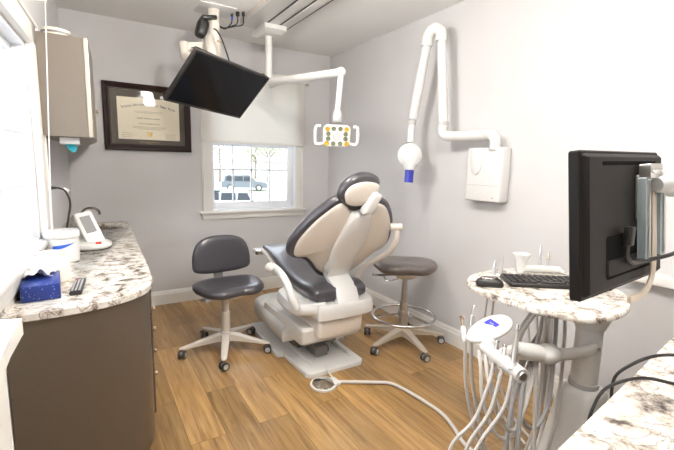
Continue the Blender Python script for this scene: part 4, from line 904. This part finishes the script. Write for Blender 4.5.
for i, (mat, pts) in enumerate((
    ('hose', [(1.225, .95, .76), (1.206, .92, .70), (1.2, .896, .593), (1.234, .854, .469), (1.301, .833, .45), (1.364, .84, .511), (1.445, .875, .657), (1.632, .959, .777), (1.66, .97, .87)]),
    ('hose', [(1.24, .93, .76), (1.208, .894, .70), (1.213, .869, .623), (1.249, .853, .521), (1.309, .832, .473), (1.383, .838, .568), (1.486, .879, .688), (1.646, .949, .765), (1.68, .96, .87)]),
    ('hose', [(1.64, .95, .87), (1.60, .925, .768), (1.47, .864, .677), (1.437, .838, .552), (1.421, .811, .34), (1.43, .80, .15), (1.50, .80, .02)]),
    ('hoseb', [(1.68, .93, .87), (1.657, .907, .769), (1.581, .862, .65), (1.516, .83, .511), (1.449, .834, .431), (1.407, .866, .469), (1.408, .888, .598), (1.42, .90, .73)]),
    ('hose', [(1.74, .93, .87), (1.719, .903, .758), (1.669, .871, .602), (1.616, .845, .404), (1.581, .845, .278), (1.60, .85, .1), (1.64, .85, .03)]),
    ('hoseb', [(1.72, .97, .87), (1.65, .95, .772), (1.57, .928, .721), (1.439, .881, .665), (1.364, .85, .568), (1.297, .805, .413), (1.28, .80, .2), (1.35, .82, .1), (1.6, .85, .08)]),
    ('hoseb', [(1.71, .99, .87), (1.65, .96, .772), (1.548, .94, .712), (1.411, .895, .649), (1.333, .865, .548), (1.259, .828, .412), (1.25, .82, .22), (1.33, .84, .12), (1.6, .86, .06)]))):
    MB().tube(pts, .0085 if mat == 'hoseb' else .0075, 8, 6).obj('supply_hose', mat, cart)

# instruments behind the table on the assistant's holder
def small_inst(name, label, tip, base, flat_=False, mat='steel'):
    t = thing(name, V(base), label, 'instrument', 'assistant instruments behind the granite cart top')
    tip, base = V(tip), V(base); d = (tip-base).normalized(); L = (tip-base).length
    MB().lathe(base, [(0, 0), (.010, 0), (.011, L*.3), (.0085, L*.55), (0, L*.55)], 14, axis=d).obj('body', 'lgrey', t)
    MB().lathe(base+d*L*.5, [(0, 0), (.0085, 0), (.006, L*.3), (.004, L*.5), (0, L*.5)], 12, axis=d).obj('tip', mat, t)
    MB().tube([base, base-Z*.1+Y*.02, base-Z*.3+Y*.03, base-Z*.55+V((.02, -.02, 0)), base-Z*.72+V((.04, -.1, 0)), base-Z*.80+V((.05, -.22, 0))], .0065, 8, 6).obj('hose', 'hose', t)
    return t
hold = thing('assistant_holder', (1.9, 1.34, .86), 'white instrument holder bar behind the far edge of the granite cart top', 'instrument holder')
MB().tube([(1.66, 1.262, .905), (1.80, 1.262, .905), (1.95, 1.225, .91), (2.08, 1.20, .915), (2.11, 1.15, .90)], .016, 12, 4).obj('bar', 'enamel', hold)
MB().tube([(1.98, 1.215, .905), (1.96, 1.19, .87), (1.90, 1.10, .85)], .012, 10, 4).obj('bracket', 'enamel', hold)
small_inst('steel_syringe', 'steel instrument tip furthest left behind the granite cart top', (1.698, 1.262, .99), (1.69, 1.262, .92), mat='chrome')
small_inst('steel_syringe', 'steel instrument tip second from the left behind the granite cart top', (1.755, 1.262, 1.008), (1.745, 1.262, .92), mat='steel')
small_inst('steel_syringe', 'tallest steel instrument tip behind the cart top, just left of the brass one', (1.995, 1.215, 1.05), (1.985, 1.210, .92), mat='chrome')
small_inst('brass_tipped_syringe', 'brass-coloured instrument tip standing behind the cart top nearest the monitor', (2.056, 1.205, 1.01), (2.048, 1.20, .92), mat='brass')
t = thing('suction_valve', (1.86, 1.22, .92), 'white flared suction valve with a horizontal handle lying behind the keyboard', 'suction valve')
MB().lathe((1.835, 1.215, .925), [(0, 0), (.016, 0), (.020, .02), (.026, .06), (.042, .088), (.044, .094), (.038, .098), (0, .094)], 24, axis=V((.05, .03, 1))).obj('flared_head', 'enamel', t)
MB().tube([(1.84, 1.215, .945), (1.90, 1.190, .943), (1.96, 1.15, .941), (2.01, 1.115, .940)], [.020, .016], 14, 3).obj('handle', 'enamel', t)

# keyboard & mouse & cup
kb = thing('keyboard', (1.72, 1.03, .92), 'black computer keyboard lying on the round granite cart top', 'keyboard')
k0 = V((1.665, 1.210, 0)); k1 = V((1.965, .995, 0)); ku = (k1-k0).normalized(); kv = V((ku.y, -ku.x, 0))*1
kv = V((-ku.y, ku.x, 0)); kv = -kv if kv.y > 0 else kv
KL, KW = .44, .155
kc = k0+ku*KL/2+kv*KW/2
MB().prism(rrect(KL, KW, .012), kc+Z*.921, ku, -kv, Z, [(.003, 0), (0, .004), (0, .014), (.003, .018)], 0).obj('body', 'black', kb)
rows = 6; nk = 0
for r_ in range(rows):
    n_ = 15
    for c_ in range(n_):
        if r_ == 5 and 4 <= c_ <= 8:
            if c_ != 6: continue
            w_ = .12
        else: w_ = .0225
        p = kc+ku*((c_-7)*.028)+(-kv)*((2.5-r_)*.0235)
        b = MB(); m = frame_mx(p+Z*.9418, ku, -kv, Z)
        bb_ = bmesh.new(); bmesh.ops.create_cube(bb_, size=1)
        for v_ in bb_.verts: s_ = .82 if v_.co.z > 0 else 1; v_.co = V((v_.co.x*w_*s_, v_.co.y*.019*s_, v_.co.z*.007))
        b.merge(bb_, m); b.obj('key', 'black', kb, smooth=False)
t = thing('computer_mouse', (1.50, 1.145, .92), 'grey and black computer mouse on the granite cart top left of the keyboard', 'mouse')
mc = V((1.505, 1.14, .921)); mu_ = V((.75, -.66, 0)); mv_ = V((.66, .75, 0))
MB().prism([(-.058, 0), (-.05, .024), (0, .031), (.05, .026), (.06, 0), (.05, -.026), (0, -.031), (-.05, -.024)], mc, mu_, mv_, Z, [(.004, 0), (0, .006), (0, .014), (.006, .026)], 3, [(.75, .034), (.4, .039), (.02, .040)]).obj('body', 'black', t, ang=60)
MB().prism([(-.04, 0), (-.03, .016), (0, .02), (.02, .014), (.02, -.014), (0, -.02), (-.03, -.016)], mc+Z*.034, mu_, mv_, Z, [(0, 0), (.002, .005)], 3, [(.5, .0075), (.02, .008)]).obj('palm_shell', 'dksteel', t, ang=60)
MB().lathe(mc+mu_*.03-mv_*.003+Z*.034, [(0, 0), (.007, 0), (.007, .006), (0, .006)], 14, axis=mv_).obj('scroll_wheel', 'black', t)
t = thing('clear_cup', (1.80, .86, .92), 'small clear plastic cup on the cart top below the monitor corner', 'cup')
MB().lathe((1.80, .85, .921), [(0, 0), (.022, 0), (.030, .07), (.028, .07), (.020, .004), (0, .004)], 24).obj('body', 'acrylic', t)

# ------------------------------------------------------------------ monitor on arm
mt = thing('computer_monitor', (1.13, .47, 1.16), 'large black computer monitor seen from behind, held on an arm at the right', 'monitor')
A, Cc = V((.905, .464, 1.152)), V((1.337, .487, 1.162))
mu = (Cc-A).normalized(); mvv = (V((0, .10, .995))-mu*mu.dot(V((0, .10, .995)))).normalized(); mn = mu.cross(mvv)   # tilted back a little, back of the casing towards -Y
if mn.y > 0: mn = -mn
MW = (Cc-A).length; MH = .332; o = (A+Cc)/2+mvv*MH/2
MB().prism(rrect(MW, MH, .006), o, mu, mvv, mn, [(.003, -.010), (0, -.007), (0, .012), (.003, .015)], 0).obj('bezel', 'blackm', mt)
MB().prism(rrect(MW-.035, MH-.035, .002), o, mu, mvv, -mn, [(0, .008), (0, .0105)], 0).obj('screen', 'screen', mt)
MB().prism(rrect(MW-.012, MH-.012, .012), o, mu, mvv, mn, [(0, .013), (.003, .022), (.010, .028)], 0).obj('back_shell', 'blackm', mt)
MB().prism(rrect(MW-.13, .009, .004), o+mvv*(MH/2-.030)+mu*.01, mu, mvv, mn, [(0, .026), (0, .0285)], 0).obj('vent_slot', 'mattblack', mt)
MB().prism(rrect(MW-.14, .105, .012), o-mvv*.080+mu*.02, mu, mvv, mn, [(0, .026), (.003, .0286)], 0).obj('port_recess', 'mattblack', mt)
MB().prism(rrect(MW-.17, .04, .012), o-mvv*.105+mu*.01, mu, mvv, mn, [(0, .027), (.003, .032)], 0).obj('cable_cover', 'blackm', mt)
# mount
ma = thing('articulated_mount', (1.3, .45, 1.2), 'metal and clear monitor mount with round joint behind the black monitor', 'monitor mount')
vp = o+mn*.0285+mu*.075+mvv*.030
MB().prism(rrect(.13, .115, .008), vp+mu*.02+mvv*.02, mu, mvv, mn, [(0, .001), (0, .006)], 0).obj('mounting_plate', 'steel', ma)
for du, w_, mm in ((-.033, .030, 'acrylic'), (.062, .036, 'acrylic')):
    MB().prism(rrect(w_, .20, .005), vp+mu*du-mvv*.03, mu, mvv, mn, [(0, .006), (0, .024)], 0).obj('slide_rail', mm, ma)
    MB().prism(rrect(w_*.3, .19, .002), vp+mu*du-mvv*.03, mu, mvv, mn, [(0, .0245), (0, .028)], 0).obj('slide_strip', 'steel', ma)
MB().prism(rrect(.075, .035, .004), vp+mvv*.085+mu*.0, mu, mvv, mn, [(0, .006), (0, .03)], 0).obj('clamp', 'steel', ma)
for du in (-.025, 0, .025): MB().lathe(vp+mvv*.085+mu*du+mn*.03, [(0, 0), (.006, 0), (.005, .004), (0, .004)], 8, axis=mn).obj('bolt', 'chrome', ma)
jc = vp+mvv*.052+mu*.052+mn*.034
MB().tube([vp+mvv*.05+mu*0+mn*.03, jc+mn*.02], [.018, .03], 14).obj('joint_link', 'lgrey', ma)
MB().lathe(jc, [(0, 0), (.030, 0), (.034, .004), (.034, .03), (.030, .034), (.019, .035), (.017, .03), (0, .03)], 30, axis=mn).obj('joint_disc', 'lgrey', ma)
MB().lathe(jc+mn*.03, [(0, 0), (.008, 0), (.007, .007), (0, .008)], 6, axis=mn).obj('joint_bolt', 'chrome', ma)
MB().tube([jc+mn*.006, jc+mn*.002+mu*.10, jc+mn*.0+mu*.30, V((1.80, .46, jc.z)), V((R-.03, .40, jc.z))], [.013, .018], 14).obj('swing_arm', 'beige', ma)
MB().lathe((R-.002, .40, jc.z), [(0, 0), (.06, 0), (.055, .02), (.03, .03), (0, .03)], 24, axis=-X).obj('wall_flange', 'beige', ma)
MB().tube([vp+mu*.035+mvv*.04+mn*.012, vp+mu*.032-mvv*.13+mn*.014, vp+mu*.03-mvv*.19+mn*.010, vp+mu*-.005-mvv*.225+mn*.004, vp-mu*.05-mvv*.236-mn*.01], .011, 10, 5, flat=.5).obj('support_hook', 'beige', ma)
t = thing('monitor_cable', (1.2, .45, 1.2), 'black cable plugged into the monitor back and drooping away to the right', 'cable')
q0 = o+mn*.034+mu*(-.045)-mvv*.035
MB().box(q0+mn*.01, (.02, .02, .045), .004, Matrix.Rotation(math.atan2(mu.y, mu.x), 4, 'Z')).obj('plug', 'black', t)
MB().tube([q0+mn*.01-Z*.02, q0+mn*.012-Z*.05, q0+mn*.014-Z*.068+mu*.03, q0+mn*.02-Z*.07+mu*.09, q0+mn*.05-Z*.06+mu*.18, V((1.40, .42, 1.26)), V((1.52, .40, 1.33)), V((1.8, .42, 1.38)), V((2.3, .40, 1.36)), V((R-.01, .40, 1.36))], .0055, 8, 6).obj('lead', 'black', t)

# ------------------------------------------------------------------ near right counter
ccz = .86
def ey(x): return .304+.1377*x
cp_ = [(.45, FRONT+.02), (2.482, FRONT+.02), (2.482, ey(2.482)), (.45, ey(.45))]
t = MB().prism(cp_, (0, 0, 0), X, Y, Z, [(.004, ccz-.03), (0, ccz-.026), (0, ccz-.004), (.004, ccz)], 0).obj('granite_worktop', 'granite', ang=40)
tag(t, 'white and brown granite worktop in the near right corner below the monitor', 'worktop')
t = thing('side_cabinet', (1.5, -.3, 0), 'taupe base cabinet carrying the granite worktop in the near right corner', 'cabinet')
MB().prism([(.48, FRONT+.03), (2.46, FRONT+.03), (2.46, ey(2.46)-.03), (.48, ey(.48)-.03)], (0, 0, 0), X, Y, Z, [(0, .0), (0, ccz-.03)], 0).obj('body', 'taupe', t)
t = thing('black_cord', (1.2, .4, .86), 'black cord arching over the near granite worktop edge, the lower of the two', 'cord')
MB().tube([(1.045, .452, .70), (1.05, .468, .78), (1.079, .476, .83), (1.115, .465, .885), (1.156, .412, .927), (1.204, .358, .925), (1.258, .322, .907), (1.36, .26, .872), (1.5, .15, .866), (1.9, .0, .866)], .0042, 8, 6).obj('lead', 'black', t)
t = thing('black_cord', (1.25, .45, .86), 'black cord arching over the near granite worktop edge, the upper of the two', 'cord')
MB().tube([(1.18, .475, .72), (1.191, .481, .80), (1.201, .485, .88), (1.212, .45, .935), (1.233, .415, .966), (1.269, .386, .973), (1.314, .347, .972), (1.45, .26, .90), (1.6, .18, .866), (2.0, .05, .866)], .0042, 8, 6).obj('lead', 'black', t)

# ------------------------------------------------------------------ outside
GZ = -1.5
struct(MB().bb((-60, D+.3, GZ-.2), (160, 200, GZ)).obj('ground', 'ground', smooth=False))
struct(MB().bb((-40, -40, GZ-.2), (-.8, D+.3, GZ)).obj('ground', 'ground', smooth=False))
def car(name, loc, rz, paint, label, L=4.7, W=1.85, Hh=1.65, suv=True):
    t = thing(name, loc, label, 'car'); m = Matrix.Translation(V(loc)) @ Matrix.Rotation(rz, 4, 'Z')
    side = [(-L/2, .35), (-L/2+.02, .95), (-L/2+.25, 1.0), (-L*.43, Hh*.93), (-L*.36, Hh), (L*.10, Hh), (L*.25, 1.02), (L*.46, .88), (L/2, .7), (L/2, .35)]
    if not suv: side = [(-L/2, .32), (-L/2+.02, .85), (-L*.36, .95), (-L*.22, Hh*.96), (-L*.12, Hh), (L*.08, Hh*.98), (L*.24, .95), (L*.46, .80), (L/2, .62), (L/2, .32)]
    b = MB(); b.rings([[m @ V((x, s*W*k/2, z)) for x, z in side] for s, k in ((-1, .94), (-1, 1), (1, 1), (1, .94))]); b.obj('body', paint, t, ang=30)
    for s in (-1, 1):
        b = MB()
        zz0, zz1 = 1.05*Hh/1.65, Hh*.92
        for xa, xb in ((-L*.40, -L*.24), (-L*.22, -L*.04), (-L*.02, L*.12)):
            b.rings([[m @ V((x, s*(W/2+e), z)) for x, z in ((xa, zz0), (xb+.12*(xb > 0), zz0), (xb-.08*(xb > 0), zz1), (xa+.05, zz1))] for e in (-.01, .008)])
        b.obj('side_windows', 'carglass', t, smooth=False)
        for x in (-L*.31, L*.31):
            c0 = m @ V((x, s*(W/2-.2), .35)); c1 = m @ V((x, s*(W/2+.03), .35)); wh = MB().cyl(c0, c1, .35, seg=24).obj('wheel', 'tyre', t)
            MB().cyl(c1, c1+(c1-c0).normalized()*.02, .21, seg=20).obj('hubcap', 'lgrey', wh)
    return t
car('parked_suv', (14.3, 42.5, GZ), math.radians(-18), 'carblue', 'slate blue SUV parked beyond the lawn outside the back window')
car('parked_car', (7.3, 22.6, GZ), math.radians(-20), 'carwhite', 'white car parked close outside at the lower left of the back window', L=4.4, Hh=1.42, suv=False)
def tree(loc, hgt, seed, label, crown=1.0):
    random.seed(seed); t = thing('street_tree', loc, label, 'tree', 'pale trees beyond the road'); L0 = V(loc)
    b = MB(); b.tube([L0, L0+V((.1, 0, hgt*.3)), L0+V((0, .1, hgt*.6)), L0+V((.1, 0, hgt*.9))], [hgt*.022, hgt*.005], 8, 3)
    tips = []
    for i in range(16):
        a = random.uniform(0, 2*PI); z0 = random.uniform(.3, .75)*hgt; r = random.uniform(.2, .36)*hgt*crown
        p1 = L0+V((math.cos(a)*r*.5, math.sin(a)*r*.5, z0+r*.4)); p2 = L0+V((math.cos(a)*r, math.sin(a)*r, z0+r*.75)); tips += [p1, p2]
        b.tube([L0+Z*z0, p1, p2], [hgt*.009, hgt*.002], 6, 2)
    b.obj('trunk', 'bark', t)
    b = bmesh.new()
    for tp in tips:
        for k in range(26):
            c = tp+V([random.gauss(0, hgt*.06) for _ in range(3)]); s = hgt*.016
            d1 = V([random.gauss(0, 1) for _ in range(3)]).normalized()*s; d2 = V([random.gauss(0, 1) for _ in range(3)]).normalized()*s
            b.faces.new([b.verts.new(c+d1), b.verts.new(c+d2), b.verts.new(c-d1), b.verts.new(c-d2)])
    x = MB(); x.bm.free(); x.bm = b; x.obj('foliage', 'leaf', t, smooth=False)
for i, (lx, ly, h_, lab) in enumerate(((17, 62, 9, 'pale leafy tree at the left of the back window view'), (24, 60, 11, 'pale tree with spreading branches behind the SUV in the back window'), (27, 74, 10, 'pale green tree in the middle of the back window view'), (39, 70, 12, 'greenest tree at the right of the back window view'), (44, 60, 10, 'pale tree at the far right edge of the back window view'), (10, 58, 10, 'pale tree outside, mostly behind the back window left casing'))):
    tree((lx, ly, GZ), h_, i+3, lab)
t = thing('distant_house', (40, 80, GZ), 'pale distant house with a brown roof behind the trees outside the back window', 'house')
MB().bb((30, 78, GZ), (48, 90, GZ+3.2)).obj('walls', 'trim', t, smooth=False)
b = MB(); b.rings([[V((x, 77, GZ+3.2)), V((x, 91, GZ+3.2)), V((x, 84, GZ+6.4))] for x in (29, 49)]); b.obj('roof', 'roofing', t, smooth=False)
for i, (lx, ly, h_) in enumerate(((-9, 14, 8),)):
    tree((lx, ly, GZ), h_, i+30, 'tree standing outside the left window')

# ------------------------------------------------------------------ lights, world, camera
def area(name, loc, size, power, col, rot=(0, 0, 0), sy=None):
    l = bpy.data.lights.new(name, 'AREA'); l.energy = power; l.color = col; l.size = size; l.shape = 'RECTANGLE'; l.size_y = sy or size
    o = bpy.data.objects.new(name, l); COL.objects.link(o); o.location = loc; o.rotation_euler = rot; return o
M['diff'] = pmat('light_diffuser', (.9, .9, .9), .5, emit=(1, .95, .88), es=3.0)
x, y = 1.15, -.35
t = thing('ceiling_light', (x, y, H), 'flat square white ceiling light panel near the entrance', 'ceiling light')  # panel added out of view to light the room, no such fixture seen
b = MB()
for x0, x1, y0, y1 in ((-.3, .3, -.3, -.28), (-.3, .3, .28, .3), (-.3, -.28, -.279, .279), (.28, .3, -.279, .279)): b.bb((x+x0, y+y0, H-.016), (x+x1, y+y1, H-.0005))
b.obj('frame', 'trim', t)
MB().bb((x-.279, y-.279, H-.012), (x+.279, y+.279, H-.008)).obj('diffuser', 'diff', t)
area('ceiling_lamp', (x, y, H-.02), .5, 10, (1, .955, .90))  # added fill lamp just below the panel
for i, (x, y, es) in enumerate(((1.0, .75, 72), (.80, 2.10, 62))):  # two invented glowing globes, out of view, added to brighten ceiling and walls
    M['globe'] = pmat('opal_globe', (.9, .9, .9), .4, emit=(1, .955, .90), es=es)
    t = thing('globe_ceiling_lamp', (x, y, H), ['white globe ceiling lamp above the near right worktop', 'white globe ceiling lamp above the foot control'][i], 'ceiling light')
    MB().lathe((x, y, H-.0305), [(0, 0), (.05, 0), (.06, .03), (0, .03)], 24).obj('canopy', 'trim', t)
    MB().cyl((x, y, H-.14), (x, y, H-.03), .012, seg=12).obj('stem', 'trim', t)
    MB().sphere((x, y, H-.25), .12).obj('globe', 'globe', t)

o_ = area('window_portal', (1.567, D+.14, 1.6), .98, 1, (1, 1, 1), (-PI/2, 0, 0), 1.34); o_.data.cycles.is_portal = True
lc = lw(2.66, -.14, 1.51); o_ = area('window_portal', lc, 2.18, 1, (1, 1, 1), (0, 0, 0), 1.03); o_.data.cycles.is_portal = True
o_.rotation_euler = V((LN.x, LN.y, 0)).to_track_quat('-Z', 'Z').to_euler()

wd = bpy.data.worlds.new('World'); sc.world = wd; wd.use_nodes = True; nt = wd.node_tree
bg = nt.nodes['Background']; tcw = nt.nodes.new('ShaderNodeTexCoord'); sx = nt.nodes.new('ShaderNodeSeparateXYZ'); rw = nt.nodes.new('ShaderNodeValToRGB')
nt.links.new(tcw.outputs['Generated'], sx.inputs[0]); nt.links.new(sx.outputs['Z'], rw.inputs['Fac']); nt.links.new(rw.outputs['Color'], bg.inputs['Color'])
rw.color_ramp.elements[0].color = (.88, .94, 1, 1); rw.color_ramp.elements[1].color = (.75, .86, 1, 1)
bg.inputs['Strength'].default_value = 3.0

f, yaw, pitch, roll = 405.6, .550, .147, .023
cy_, sy_ = math.cos(yaw), math.sin(yaw); cp2, sp2 = math.cos(pitch), math.sin(pitch)
fwd = V((sy_*cp2, cy_*cp2, -sp2)); ri = V((cy_, -sy_, 0)); up = ri.cross(fwd)
ri, up = ri*math.cos(roll)+up*math.sin(roll), -ri*math.sin(roll)+up*math.cos(roll)
cam = bpy.data.cameras.new('Camera'); cam.sensor_width = 36; cam.lens = f*36/674; cam.clip_start = .02; cam.clip_end = 500
co = bpy.data.objects.new('Camera', cam); COL.objects.link(co); co.matrix_world = frame_mx(V((0, 0, 1.44)), ri, up, -fwd); sc.camera = co
sc.view_settings.view_transform = 'Standard'; sc.view_settings.look = 'None'; sc.view_settings.gamma = 1; sc.view_settings.exposure = .68
sc.cycles.max_bounces = 8; sc.cycles.diffuse_bounces = 5; sc.cycles.use_denoising = True; sc.cycles.transparent_max_bounces = 12
